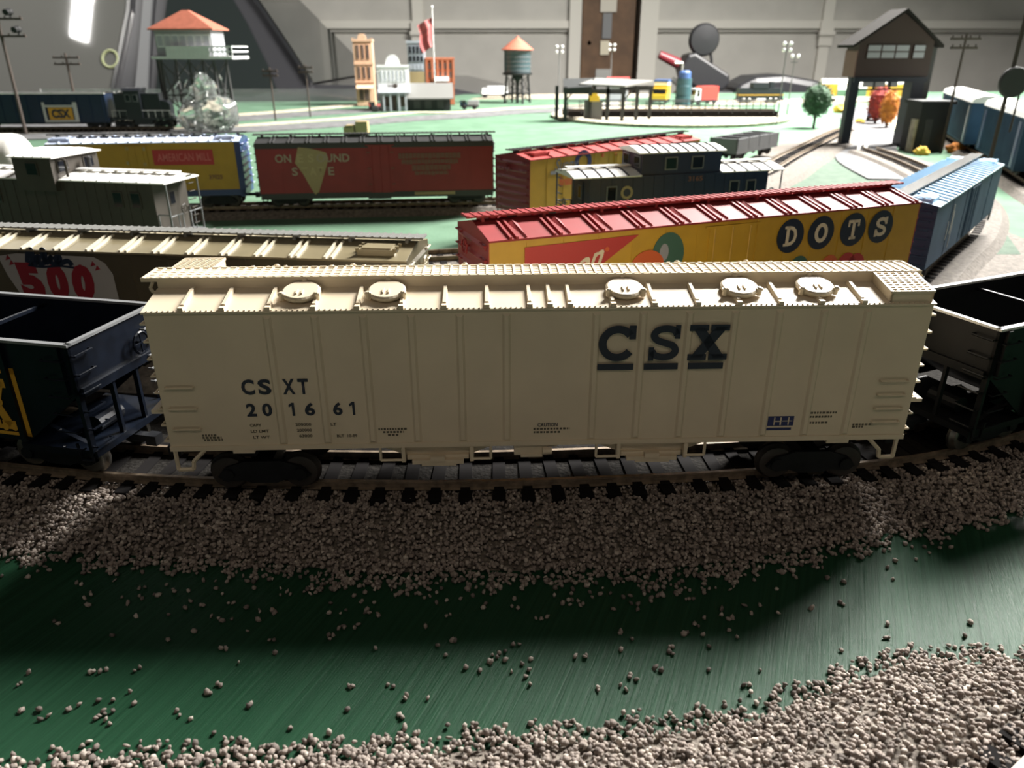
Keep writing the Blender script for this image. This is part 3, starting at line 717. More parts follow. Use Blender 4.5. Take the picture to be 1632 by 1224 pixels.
t, sh, w = boxcar('box_car', 'yellow boxcar with coral red roof and blue ring emblem, behind the dark blue caboose', 'model train car', 70.5, 588.5, 41.5, 187, 35, 47, 11,
    'dots_yellow', 'coral_roof', 'maroon', 'black_roof', 3.4, (-10,8), [-74+i*14.5 for i in range(11)], endrung='maroon', roofhatch=((-80,-1),(80,-1)), seams=12)
y = -w-.25
g = MB()
n = 24
g.band([(-43+6.6*math.cos(2*math.pi*i/n), 43-1.5+6.2*math.sin(2*math.pi*i/n)) for i in range(n)], 3.8, y-.1, y, True)
g.build('ring_emblem', 'blue_ink', t)
text(t, 'Sunny', -72, -50, 35, 45.5, y-.02, 'steel_grey', .02, lean=3)
MB().box(-75,-56,y-.1,y,35.6,38).build('script_underline', 'wall_grey', t)
text(t, 'FRESH', -66, -50, 46, 49.5-3.6, y-.02, 'dots_orange', .02)
text(t, 'Bread', -66, -54, 27, 33.5, y-.02, 'dots_orange', .03)
g = MB()
for x in (-23,-9,7): g.box(x-1, x+1, y-.4, y, 43, 45.4)
g.build('door_hinge', 'dots_orange', t)

# white tank car at the left
t = thing('tank_car', 'white cylindrical tank car at the left edge, left of the yellow boxcar', 'model train car', -431, 584, 9, 7)
k = MB().lathe([(2,-64),(12,-63),(17,-60),(19.5,-56),(19.8,-30),(19.8,56),(19,60),(16,63),(10,65),(2,65.5)], 32, (0,0,36.5), ax='x').build('tank_barrel', 'tank_white', t, smooth=True)
MB().cyl((-4,0,52),(-4,0,61), 8, 20).cyl((-4,0,61),(-4,0,62), 6, 20).build('dome', 'tank_white', t)
r = MB()
for s in (-1, 1):
    r.tube([(-60,s*20.4,33),(60,s*20.4,33)], .5, 6)
    for x in range(-60, 61, 20): r.cyl((x,s*18,30),(x,s*20.4,33), .4, 5)
r.build('handrail', 'grey_light', t)
MB().box(-66, 66, -6, 6, 10, 17).box(-58,-50,-15,15,12,22).box(50,58,-15,15,12,22).build('underframe', 'black_plastic', t)
bogies(t, 46); couplers(t, 64)

# distant blue gondola and locomotive
t = thing('gondola_car', 'blue gondola car with yellow lettered panel, in front of the parked vehicle', 'model train car', -745, 1262, 9, 4)
b = MB()
for s in (-1, 1): b.box(-110, 110, *sorted((s*19, s*17.5)), 10, 50)
b.box(-110,-108,-18,18,10,50).box(108,110,-18,18,10,50).box(-110,110,-18,18,8,11)
for i in range(12):
    x = -104+i*19
    b.box(x-1, x+1, -20, -19, 10, 49)
b.build('body', 'csx_blue', t)
r = MB()
for s in (-1, 1): r.box(-111, 111, *sorted((s*16.8, s*20)), 50, 51.5)
r.build('top_rim', 'white_roof', t)  # white colour paints the highlight along the gondola's top edge
k = MB()
for a, c, d, f in ((14,18,9,38),(60,66,9,38),(18,60,31,34),(18,60,9,12)): k.box(a, c, -20.3, -20, d, f)
k.build('emblem_frame', 'grey_light', t)
k = MB()
k.box(22, 58, -20.3, -20, 12.5, 30.5); fr = k.build('emblem_panel', 'yellow_ink', t)
text(fr, 'CSX', 26, 54, 15, 28, -20.3, 'navy_ink', .05)
MB().box(-104,104,-6,6,5,10).build('centre_sill', 'black_plastic', t)
bogies(t, 86); couplers(t, 110)
t = thing('locomotive', 'black diesel locomotive coupled right of the distant blue gondola', 'model train car', -586, 1273, 9, 4)
MB().box(-40,30,-10,10,14,50).prism([(30,14),(44,14),(44,34),(40,38),(30,40)], 'y', -9, 9).build('hood', 'loco_dark', t)
MB().box(-22,2,-15,15,14,54).prism([(-17,54),(17,54),(12,58),(-12,58)], 'x', -24, 4).build('cab', 'loco_dark', t)
for x in (-16,-5):
    f = MB().box(x-4, x+4, -15.6, -15, 38, 49).build('window', 'steel_grey', t); MB().box(x-3.2, x+3.2, -15.8, -15.4, 39, 48).build('pane', 'glass_dark', f)
MB().box(-48,48,-15,15,11,14).box(-14,14,-10,10,3,11).build('frame', 'loco_dark', t)
g = MB()
for x in range(-44, 49, 11): g.cyl((x,-14.5,14),(x,-14.5,25), .4, 5)
g.tube([(-44,-14.5,25),(44,-14.5,25)], .4, 5).build('handrail', 'grey_light', t)
for x in (-32,-24): MB().lathe([(3.4,50),(3.4,52),(1,53)], 10, (x,0,0)).build('roof_fan', 'grey_light', t)
bogies(t, 30); couplers(t, 46)
# ------------------------------------------------------------------ setting
def structure(o, label=None, cat=None): return tag(o, label, cat, kind='structure')
def plate(name, poly, z0, z1, m, parent=None): return MB().prism(poly, 'z', z0, z1).build(name, m, parent)

# painted plywood board: brushed green gloss paint near the camera
m = bpy.data.materials.new('board_green'); m.use_nodes = True; M['board_green'] = m
nt = m.node_tree; b = nt.nodes['Principled BSDF']; N = nt.nodes.new; LK = nt.links.new
b.inputs['Base Color'].default_value = (.012,.05,.024,1); b.inputs['Roughness'].default_value = .27; b.inputs['Specular IOR Level'].default_value = .065
tc = N('ShaderNodeTexCoord'); mp = N('ShaderNodeMapping'); mp.inputs['Rotation'].default_value = (0,0,R(22.3)); m2 = N('ShaderNodeMapping'); m2.inputs['Scale'].default_value = (900,16,1)
n1 = N('ShaderNodeTexNoise'); n1.inputs['Scale'].default_value = 1; n1.inputs['Detail'].default_value = 8; n1.inputs['Roughness'].default_value = .7
LK(tc.outputs['Object'], mp.inputs['Vector']); LK(mp.outputs['Vector'], m2.inputs['Vector']); LK(m2.outputs['Vector'], n1.inputs['Vector'])
bp = N('ShaderNodeBump'); bp.inputs['Strength'].default_value = .65; bp.inputs['Distance'].default_value = .0004
LK(n1.outputs['Fac'], bp.inputs['Height']); LK(bp.outputs['Normal'], b.inputs['Normal'])
cr = N('ShaderNodeValToRGB'); cr.color_ramp.elements[0].color = (.010,.040,.020,1); cr.color_ramp.elements[1].color = (.021,.072,.037,1)
cr.color_ramp.elements[0].position = .3; cr.color_ramp.elements[1].position = .72
LK(n1.outputs['Fac'], cr.inputs['Fac']); LK(cr.outputs['Color'], b.inputs['Base Color'])
BX = [(-1500,-300),(1750,-300),(1750,2560),(420,2420),(-150,2370),(-250,2070),(-1500,1980)]
structure(plate('ground', BX, -19, 0, 'board_green'))
structure(plate('lawn', [(-1490,330),(1740,330),(1740,2550),(425,2410),(-140,2360),(-240,2060),(-1490,1970)], -.4, .8, 'turf'))
structure(plate('lawn', [(170,480),(330,480),(470,800),(420,1010),(300,900),(215,700)], -.4, 1.3, 'turf_sage'))
structure(plate('lawn', [(335,300),(700,300),(760,520),(520,560),(420,470)], -.4, 1.3, 'turf_sage'))
structure(MB().box(-4500,4500,-2500,4300,-960,-950).build('floor', 'concrete'))

# garage wall with two sectional doors, a wooden post between them
structure(MB().box(-4500,4500,4330,4450,-950,2100).build('wall_back', 'gap_dark'))
def garage_door(name, x0, x1, stiles):
    b = MB()
    for z0, z1 in ((-945,-395),(-380,185),(200,760),(775,1330)):
        b.box(x0, x1, 4230, 4262, z0, z1)
        b.box(x0+40, x1-40, 4222, 4230, z0+150, z0+165) if 0 else None
    b.box(x0, x1, 4250, 4262, -950, 1330)
    o = structure(b.build(name, 'door_beige', bevel=4))
    r = MB()
    for z in (-388, 207, 767): r.box(x0, x1, 4212, 4232, z+10, z+46)
    r.build('joint_rail', 'door_trim', o)
    for x in stiles:
        k = MB().box(x-26, x+26, 4205, 4232, -945, 1330)
        for z in (-388, 192, 767): k.box(x-34, x+34, 4196, 4210, z-55, z+55).cyl((x-40,4194,z),(x+40,4194,z), 12, 10)
        k.build('stile', 'door_trim', o)
    return o
garage_door('door_1', -3600, 335, (-1095,-475,-2600))
garage_door('door_2', 720, 4400, (1590,3000))
structure(MB().box(352,618,4190,4335,-950,2100).build('trim_1', 'post_wood', bevel=4))
structure(MB().box(290,350,4200,4335,-950,2100).build('trim_2', 'door_trim'))
structure(MB().box(645,735,4195,4335,-950,2100).build('trim_3', 'door_trim'))
for i, (x0, x1, z0, z1, mm) in enumerate(((440,520,290,420,'paper'),(455,500,170,285,'steel_grey'),(448,492,95,160,'brass_pale'),(430,505,-70,28,'galvanised'))):
    tag(MB().box(x0, x1, 4180, 4191, z0, z1).build('notice' if i < 3 else 'wall_box', mm),
        ('pale paper notice at the top of the brown wooden post','dark narrow strip fixed below the paper notice on the post','small cream card on the brown wooden post','pale grey box low on the brown wooden post')[i], 'notice' if i < 3 else 'box')
tag(MB().lathe([(10,0),(10,5),(6,9)], 14, (392,4190,150), ax='y').build('round_knob', 'galvanised'), 'small round metal knob on left half of the brown post', 'knob')

# ------------------------------------------------------------------ tracks
def track(name, label, pts, zt=9, ties='mass', bed=True, width=46, bedm='roadbed_far', z0=0.8, limit=None):
    P = [Vector((x,y)) for x, y in spline(pts, 14)]
    Q = [P[0]]
    for p in P[1:]:                                       # even steps
        while (p-Q[-1]).length >= 2: Q.append(Q[-1]+(p-Q[-1]).normalized()*2)
    t = thing(name, label, 'model railway track', 0, 0)
    def nrm(i):
        d = (Q[min(i+1,len(Q)-1)]-Q[max(i-1,0)]).normalized(); return d, Vector((-d.y,d.x))
    def sweep(prof, nm, m, step=3):
        vs = []; k = len(prof); idx = list(range(0, len(Q), step))
        for i in idx:
            d, n = nrm(i)
            for o, z in prof: p = Q[i]+n*o; vs.append((p.x,p.y,z))
        fs = [(a*k+j, a*k+(j+1)%k, (a+1)*k+(j+1)%k, (a+1)*k+j) for a in range(len(idx)-1) for j in range(k)]
        return MB().add(vs, fs).build(nm, m, t)
    for s in (-1, 1):
        o = s*8.6
        sweep([(o-1.1,zt-2.5),(o+1.1,zt-2.5),(o+.35,zt-2.1),(o+.35,zt-.8),(o+.6,zt-.6),(o+.6,zt),(o-.6,zt),(o-.6,zt-.6),(o-.35,zt-.8),(o-.35,zt-2.1)][::-1], 'rail', 'rail_steel')
    sp = 8.3 if ties == 'each' else 8.3
    mass = MB(); proto = None; nt_ = 0
    for j in range(int(len(Q)*2/sp)):
        i = int((j+.5)*sp/2)
        if i >= len(Q): break
        d, n = nrm(i); a = math.atan2(d.y, d.x)
        if ties == 'each' and (limit is None or limit[0] < Q[i].x < limit[1]):
            if proto is None: proto = MB().box(-1.9,1.9,-15,15,zt-4.6,zt-2.5).box(-1.4,1.4,-10.4,-6.8,zt-2.5,zt-2).box(-1.4,1.4,6.8,10.4,zt-2.5,zt-2).build('tie', 'tie_black', t); c = proto
            else: c = proto.copy(); col.objects.link(c); c.parent = t
            c.location = (Q[i].x*S, Q[i].y*S, 0); c.rotation_euler = (0,0,a+random.uniform(-.05,.05))
        else:
            mass.T = Matrix.Translation((Q[i].x,Q[i].y,0)) @ Matrix.Rotation(a, 4, 'Z')
            mass.box(-1.9,1.9,-15,15,zt-4.6,zt-2.5)
    if mass.v: tag(mass.build('ties', 'tie_black', t), None, None, kind='stuff')
    if bed:
        w = width/2
        sweep(([(-5,z0),(w,z0),(w-6,zt-3.3),(16,zt-3.0),(-5,zt-3.0)] if ties == 'each' else [(-w,z0),(w,z0),(w-6,zt-3.3),(16,zt-3.0),(-16,zt-3.0),(-w+6,zt-3.3)])[::-1], 'roadbed', bedm, 4)
    return t, Q
T1 = [(-330,262),(-262,233),(-186,213),(-112,199.8),(-40,196),(8,197),(70,202.5),(127,212),(196,241),(262,278),(330,326)]
track('railway_track', 'curved front track of rails and black ties under the cream hopper', T1, ties='each', limit=(-200,225), z0=0, bedm='shade_ballast', width=56)
T2 = [(-420,352),(-300,321),(-196,302),(-116,292),(-40,285),(10,289),(80,310),(140,340),(197,385),(256,458),(316,533),(375,630),(415,730),(440,850),(450,930),(455,1000)]
track('railway_track', 'curved second track carrying the olive boxcar and the refrigerator car', T2, bedm='roadbed_far', width=62)
T3 = [(-420,511),(-306,479),(-196,457),(-90,448),(-20,459),(36,477),(101,495),(166,514),(225,545)]
track('railway_track', 'curved third track carrying the two cabooses', T3)
T4 = [(-760,545),(-494,577),(-349,593),(-214,612),(-17,633),(18,637)]
track('railway_track', 'fourth track carrying the tank car and red boxcar', T4)
T5 = [(22,546),(70,588),(141,651),(200,720),(262,810),(330,930),(420,1080),(500,1212),(535,1262)]
track('railway_track', 'curved brown track bed sweeping behind yellow boxcar with coral roof', T5, width=88)
track('railway_track', 'straight track under the distant blue gondola', [(-1300,1223),(-900,1251),(-586,1273),(-545,1276)], width=38)
track('railway_track', 'outer right track beside the sage lawn under the pale blue cars', [(425,440),(440,560),(472,665),(534,834),(620,1089),(700,1300),(780,1480)], width=56)
track('railway_track', 'dark track piece poking into the lower right corner', [(58,61),(88,82),(114,100),(146,126)], zt=9, bed=False, width=30)

# ------------------------------------------------------------------ loose ballast
def gravel(name, label, pts, seed, r0=.5, r1=.85):
    rng = np.random.default_rng(seed)
    ph = (1+5**.5)/2
    base = np.array([(-1,ph,0),(1,ph,0),(-1,-ph,0),(1,-ph,0),(0,-1,ph),(0,1,ph),(0,-1,-ph),(0,1,-ph),(ph,0,-1),(ph,0,1),(-ph,0,-1),(-ph,0,1)])/1.9
    F = np.array([(0,11,5),(0,5,1),(0,1,7),(0,7,10),(0,10,11),(1,5,9),(5,11,4),(11,10,2),(10,7,6),(7,1,8),(3,9,4),(3,4,2),(3,2,6),(3,6,8),(3,8,9),(4,9,5),(2,4,11),(6,2,10),(8,6,7),(9,8,1)])
    P = np.array(pts, float); n = len(P)
    V = base[None]*(1+rng.uniform(-.32,.32,(n,12,1)))*rng.uniform([.75,.6,.5],[1.25,1.05,.95],(n,3))[:,None,:]
    q = rng.normal(size=(n,4)); q /= np.linalg.norm(q,axis=1,keepdims=True); w,x,y,z = q.T
    Rm = np.stack([1-2*(y*y+z*z),2*(x*y-z*w),2*(x*z+y*w),2*(x*y+z*w),1-2*(x*x+z*z),2*(y*z-x*w),2*(x*z-y*w),2*(y*z+x*w),1-2*(x*x+y*y)],1).reshape(n,3,3)
    V = np.einsum('nij,nkj->nki', Rm, V)*rng.uniform(r0,r1,(n,1,1))+P[:,None,:]
    me = bpy.data.meshes.new(name); nv = n*12; nf = n*20
    me.vertices.add(nv); me.vertices.foreach_set('co', (V*S).ravel())
    me.loops.add(nf*3); me.loops.foreach_set('vertex_index', (F[None]+12*np.arange(n)[:,None,None]).ravel().astype(np.int32))
    me.polygons.add(nf); me.polygons.foreach_set('loop_start', np.arange(0,nf*3,3,dtype=np.int32))
    me.update(calc_edges=True)
    at = me.attributes.new('tone', 'FLOAT', 'POINT'); at.data.foreach_set('value', np.repeat(rng.uniform(0,1,n),12).astype(np.float32))
    me.materials.append(M['stones']); o = bpy.data.objects.new(name, me); col.objects.link(o)
    return tag(o, label, 'gravel', kind='stuff')
m = bpy.data.materials.new('stones'); m.use_nodes = True; M['stones'] = m
nt = m.node_tree; b = nt.nodes['Principled BSDF']; b.inputs['Roughness'].default_value = .8
a = nt.nodes.new('ShaderNodeAttribute'); a.attribute_name = 'tone'; cr = nt.nodes.new('ShaderNodeValToRGB')
E_ = cr.color_ramp.elements; E_[0].color = (.11,.092,.08,1); E_[1].color = (.52,.46,.40,1)
for p_, c_ in ((.2,(.19,.155,.135,1)),(.5,(.32,.27,.235,1)),(.8,(.265,.22,.19,1))): e_ = E_.new(p_); e_.color = c_
nt.links.new(a.outputs['Fac'], cr.inputs['Fac']); nt.links.new(cr.outputs['Color'], b.inputs['Base Color'])

def interp(tab, x): return float(np.interp(x, [p[0] for p in tab], [p[1] for p in tab]))
C1 = [(x,y) for x, y in spline(T1, 12)]
EDGE = [(-260,190),(-200,176),(-170,168),(-134,161.6),(-100,159),(-67,156.5),(-50,153),(-34,150.3),(-12,152),(4,151),(21,154),(26,152),(40,152),(62,156.5),(82,162),(99,168.5),(125,175),(148,183.5),(190,203),(260,246)]
FG = [(-170,97),(-97,101),(-74,103),(-26,106),(10,109),(36,112),(50,115),(65,121),(81,128),(98,129.5),(115,131),(150,146),(190,170)]
rng = random.Random(5); pts = []
def near_h(x, y):
    c = interp(C1, x); e = interp(EDGE, x); k = c-17
    if y > k: return 5.7
    return max(0, 5.7*min(1, (y-e)/max(k-e, 1)*1.15))
vs = []; NX = 90; NY = 14                                  # the bank the stones lie on
for i in range(NX+1):
    x = -250+500*i/NX; c = interp(C1, x)-28; e = interp(EDGE, x)+2.5
    for j in range(NY+1):
        y = e+(c+24-e)*j/NY; vs.append((x, y, max(-.5, near_h(x, y)-1.5 if j else -.5)))
bank = MB().add(vs, [(i*(NY+1)+j, (i+1)*(NY+1)+j, (i+1)*(NY+1)+j+1, i*(NY+1)+j+1) for i in range(NX) for j in range(NY)])
structure(bank.build('ground_bank', 'roadbed'))
C2 = [(x,y) for x, y in spline(T2, 12)]
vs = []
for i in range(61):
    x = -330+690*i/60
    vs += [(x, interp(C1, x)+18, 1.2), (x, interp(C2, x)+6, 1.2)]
for a, c, mm in ((0,45,'shade_ballast'),(45,60,'roadbed_far')): structure(MB().add(vs, [(2*i,2*i+2,2*i+3,2*i+1) for i in range(a, c)]).build('ground_strip', mm))  # left stretch coloured dark to stand in for shade between the trains
while len(pts) < 20500:
    x = rng.uniform(-215, 235); c = interp(C1, x); e = interp(EDGE, x)
    y = rng.uniform(e-3.5, c-6)
    f = y-e
    ed = 1.6*math.sin(x*.31)+1.3*math.sin(x*.83+2)+.8*math.sin(x*1.9)
    if f < ed and rng.random() > .25*math.exp((f-ed)/1.5): continue
    z = near_h(x, y)
    if y > c-15.5: z -= .35
    pts.append((x, y, z+rng.uniform(-.3, .35) if f > ed+1 else .45+rng.uniform(0, .4)))
gravel('gravel', 'grey brown ballast stones banked along the front track', pts, 1, .5, .82)
pts = []; rng = random.Random(6)
def fg_h(x, y): return max(0, min(6, (interp(FG, x)-y)*.28))
vs = []
for i in range(61):
    x = -170+360*i/60; e = interp(FG, x)-2.5
    for j in range(9): y = e-55*j/8; vs.append((x, y, fg_h(x, y)-1.2 if j else -.5))
structure(MB().add(vs, [(i*9+j, i*9+j+1, (i+1)*9+j+1, (i+1)*9+j) for i in range(60) for j in range(8)]).build('ground_bank', 'roadbed'))
while len(pts) < 11500:
    x = rng.uniform(-150, 175); e = interp(FG, x); y = e+2.5-rng.uniform(0, 48)
    f = e-y; ed = 1.1*math.sin(x*.4+1)+.9*math.sin(x*.97)+.5*math.sin(x*2.1)
    if f < ed and rng.random() > .2*math.exp((f-ed)/1.2): continue
    if y < 70: continue
    pts.append((x, y, fg_h(x, y)+rng.uniform(-.25, .4) if f > ed+.8 else .45+rng.uniform(0, .4)))
gravel('gravel', 'paler ballast stones heaped along the bottom edge, nearest the viewer', pts, 2, .5, .84)
SC = [(-107.3,138.6),(-104.4,146.7),(-103.4,148.0),(-102.4,144.3),(-95.4,147.1),(-93.1,145.0),(-91.3,147.5),(-91.4,150.8),(-88.0,148.2),(-83.5,149.2),(-78.7,143.5),(-78.1,145.7),(-75.1,144.2),(-89.0,140.5),(-81.5,140.9),(-71.2,140.4),(-68.0,138.8),(-65.9,139.3),(-68.7,145.0),(-71.3,148.4),(-63.8,143.5),(-60.1,141.9),(-57.3,142.5),(-59.7,139.3),(-73.4,135.5),(-91.4,134.0),(-78.1,132.5),(-61.0,135.4),(-54.1,132.5),(-52.6,128.5),(-65.2,129.9),(-59.8,125.8),(-80.8,124.3),(-90.3,123.2),(-88.8,123.0),(-104.0,119.9),(-104.0,122.8),(-79.8,117.6),(-62.2,119.6),(-63.5,117.4),(-53.5,114.4),(-99.5,112.7),(-96.1,112.8),(-93.3,111.3),(-90.1,113.2),(-88.5,114.1),(-85.2,115.3),(-82.2,115.3),(-82.8,112.6),(-80.8,112.5),(-83.4,110.7),(-81.3,110.3),(-77.5,114.4),(-68.0,112.5),(-64.4,110.5),(-82.0,105.1),(-82.8,104.2),(-58.5,107.2),(-55.9,105.8),(-43.9,108.3),(-41.4,132.9),(-40.9,134.0),(-40.1,136.3),(-38.9,136.6),(-36.6,136.6),(-35.9,137.6),(-36.4,145.8),(-34.7,142.5),(-39.7,142.5),(-43.8,145.0),(-40.8,141.3),(-33.8,141.7),(-49.7,148.4),(-56.9,148.0),(-55.6,149.2),(-33.5,119.0),(-33.4,112.8),(-65.8,103.8),(-63.1,104.3),(-20.1,136.9),(-16.7,130.9),(-14.6,127.9),(-13.0,132.4),(-6.9,143.4),(-21.4,146.8),(0.0,143.8),(1.5,143.2),(0.3,131.1),(1.7,131.2),(-4.3,127.9),(-2.8,128.4),(-4.5,125.8),(-1.5,126.4),(-10.0,124.2),(-6.9,123.4),(-0.1,123.0),(2.2,125.3),(4.1,126.7),(3.8,123.6),(3.0,121.7),(3.9,119.6),(-25.0,119.0),(-21.9,116.6),(-17.4,115.7),(-22.1,111.0),(-30.5,130.0),(5.6,139.6),(7.0,139.5),(12.3,145.0),(13.8,146.1),(16.1,145.8),(16.4,144.2),(24.7,134.8),(27.3,132.9),(24.3,129.7),(14.0,127.6),(16.1,127.4),(18.1,117.9),(22.9,119.3),(23.9,118.0),(25.2,121.5),(26.5,120.9),(32.3,123.4),(34.9,129.0),(36.0,130.5),(39.4,134.4),(28.8,145.0),(30.4,144.6),(36.3,148.0),(40.4,148.8),(42.5,146.5),(6.7,108.1),(-31.6,140.5),(-14.7,140.9),(42.7,137.8),(45.3,139.7),(50.2,142.9),(49.7,140.9),(50.9,139.5),(39.5,134.4),(43.7,134.2),(50.2,135.7),(51.4,133.5),(44.3,130.6),(35.9,130.6),(35.0,129.1),(32.2,123.4),(42.5,123.5),(53.6,123.5),(48.9,119.3),(59.8,144.2),(56.0,144.2),(56.9,141.3),(63.3,141.5),(72.0,143.4),(43.2,146.5),(36.7,148.0),(40.3,148.8),(87.6,137.8),(73.4,129.3),(71.2,123.2),(85.9,133.3),(107.2,138.2),(103.6,134.0),(89.5,130.9),(91.4,129.4),(98.1,130.7),(85.8,128.6),(101.0,130.4),(79.6,145.4),(60.1,120.3)]
rng = random.Random(8)
pts = [(x, y, .45) for x, y in SC]
for x, y in SC:
    if rng.random() < .45: pts.append((x+rng.uniform(-1.4,1.4), y+rng.uniform(-1,1), .4))
for _ in range(90):
    x = rng.uniform(-130, 120); y = interp(EDGE, x)-abs(rng.gauss(0, 4.5))-1
    pts.append((x, y, .4))
gravel('loose_gravel', 'single stones scattered over the shiny green painted board', pts, 3, .5, .8)
# ------------------------------------------------------------------ far layout: roads and sand
def ribbon(name, pts, w, m, z0=0, z1=1.6):
    P = [Vector(p) for p in spline(pts, 6)]; L = []; Q = []
    for i, p in enumerate(P):
        d = (P[min(i+1,len(P)-1)]-P[max(i-1,0)]).normalized(); n = Vector((-d.y,d.x))*w/2; L.append(p+n); Q.append(p-n)
    b = MB(); k = len(P)
    vs = [(p.x,p.y,z) for z in (z1, z0) for r in (L, Q) for p in r]
    fs = []
    for i in range(k-1):
        fs += [(i+1,i,k+i,k+i+1), (i,i+1,2*k+i+1,2*k+i), (k+i+1,k+i,3*k+i,3*k+i+1)]
    fs += [(0,2*k,3*k,k), (k-1,2*k-1,4*k-1,3*k-1)]
    return structure(b.add(vs, fs).build(name, m))
ribbon('road', [(-900,1330),(-620,1430),(-434,1615),(-330,1715),(-246,1770),(-150,1800)], 95, 'road_grey', 0, 2.2)
ribbon('road', [(-760,1180),(-560,1245),(-427,1310),(-318,1390),(-206,1500),(-100,1580),(5,1680),(118,1735),(260,1900)], 90, 'road_grey', 0, 2.4)
ribbon('path', [(-760,1250),(-520,1330),(-386,1450),(-307,1530),(-215,1655),(-123,1665),(6,1790),(127,1860),(300,2000)], 34, 'sand', 0, 2.6)
ribbon('path', [(-900,1430),(-640,1530),(-480,1700),(-379,1880),(-300,1960)], 40, 'sand', 0, 2.6)
ribbon('road', [(398,778),(420,910),(470,1040),(520,1146),(585,1300),(640,1450),(720,1640),(850,1850)], 74, 'road_grey', 0, 2.8)
structure(plate('path', [(625,1290),(760,1290),(830,1640),(740,1700),(690,1560)], 0, 2, 'sand'))
structure(plate('path', [(-110,2120),(-60,2300),(160,2380),(420,2380),(380,2220),(149,2150)], 0, 2.2, 'sand'))
structure(plate('path', [(480,1900),(1100,2050),(1100,2200),(480,2050)], 0, 1.8, 'sand'))

# ------------------------------------------------------------------ buildings
def facade(t, x0, x1, z0, z1, y, cols, rows, m, mw=.55, mh=.62, hd='opening_dark'):
    for i in range(cols):
        for j in range(rows):
            w = (x1-x0)/cols; h = (z1-z0)/rows; cx = x0+w*(i+.5); cz = z0+h*(j+.5)
            f = MB().box(cx-w*mw/2-.8, cx+w*mw/2+.8, y-1.2, y+.4, cz-h*mh/2-1.4, cz+h*mh/2+1).build('window', m, t)
            MB().box(cx-w*mw/2, cx+w*mw/2, y-1.5, y-1, cz-h*mh/2, cz+h*mh/2).build('pane', hd, f)
t = thing('brick_building', 'tall narrow peach brick building with three storeys, left end of the town row', 'model building', -338, 1862, 2, 6)
MB().box(-21,21,0,62,0,138).build('wall', 'brick_peach', t)
MB().box(-22.5,22.5,-2.5,64,136,141).box(-9,9,-2,10,141,147).prism([(-8,147),(8,147),(5,152),(-5,152)], 'y', -2, 8).box(-23,-18,-2.5,3,139,143).box(18,23,-2.5,3,139,143).build('cornice', 'brick_peach', t)
MB().box(-22,22,-2,0,88,92).box(-22,22,-2,0,50,53).build('string_course', 'brick_peach', t)
facade(t, -17, 17, 95, 134, 0, 3, 1, 'brick_peach', .5, .72); facade(t, -17, 17, 55, 87, 0, 3, 1, 'brick_peach', .5, .78)
MB().add([(-20,0,46),(20,0,46),(20,-13,38),(-20,-13,38),(-20,0,44),(20,0,44),(20,-13,37),(-20,-13,37)], [(3,2,1,0),(4,5,6,7),(0,1,5,4),(1,2,6,5),(2,3,7,6),(3,0,4,7)]).build('awning', 'brick_peach', t)
MB().box(-14,8,-.8,0,12,36).build('shop_window', 'opening_dark', t); MB().box(-15,-14,-1.2,.2,10,36).box(-4,-3,-1.2,.2,10,36).box(9,18,-1,.2,0,34).build('shop_frame', 'brick_peach', t)

t = thing('storefront', 'white false-front store with rounded gable and blue grey lower storey', 'model building', -250, 1712, 2, 6)
MB().box(-32,32,4,60,0,88).build('wall', 'store_bluegrey', t)
g = MB().box(-33,33,0,5,38,88)
g.prism([(-15,88)]+[(15*math.cos(R(180-a)), 92+18*math.sin(R(a))) for a in range(0,181,15)]+[(15,88)], 'y', 0, 5)
g.box(-34,34,-2,5,86,90).box(-34,34,-3,4,38,42).build('false_front', 'store_white', t)
facade(t, -29, 29, 56, 82, 0, 7, 1, 'store_white', .42, .75, 'store_bluegrey')
k = MB(); disc(k, 3, 49, 5.5, 4.6, -3.6, -2.4, 18); k.box(-14,-2,-3.4,-2.6,47.5,50.5); k.build('hanging_sign', 'pole_brown', t)
MB().box(-34,34,-20,0,36,38).build('porch_roof', 'store_bluegrey', t)
for x in (-22,-8,10,24): MB().box(x-2,x+2,-18,-14.5,0,37).build('porch_post', 'store_bluegrey', t)
MB().box(-6,4,3,4.3,0,30).box(-26,-12,3,4.2,8,28).box(12,26,3,4.2,8,28).build('doorway', 'opening_dark', t)

t = thing('office_building', 'grey blue flat topped tower block behind the white store', 'model building', -222, 1900, 2, 4)
MB().box(-20,20,0,50,0,134).build('wall', 'facade_grey', t); MB().box(-22,22,-2,52,133,138).build('cornice', 'facade_grey', t)
facade(t, -17, 17, 108, 130, 0, 4, 1, 'facade_grey', .6, .7, 'glass_dark'); facade(t, -17, 17, 92, 108, 0, 4, 1, 'facade_grey', .6, .7, 'glass_dark')
MB().box(-18,18,-.8,.2,44,72).build('painted_sign', 'tan_ink', t); facade(t, -17, 17, 74, 90, 0, 4, 1, 'facade_grey', .6, .6, 'store_bluegrey')

t = thing('brick_building', 'orange brick building with pillared front behind the dark shed', 'model building', -168, 1905, 2, 4)
MB().box(-32,32,0,50,0,98).build('wall', 'brick_orange', t)
for x in (-31,-18,-6,6,18,31): MB().box(x-2.4,x+2.4,-3,1,44,99).build('pilaster', 'brick_orange', t)
MB().box(-34,34,-3,52,97,102).build('cornice', 'brick_orange', t)
facade(t, -30, 30, 56, 94, 0, 5, 2, 'brick_orange', .5, .7)
MB().box(-14,20,-16,-2,52,61).build('white_canopy', 'store_white', t)

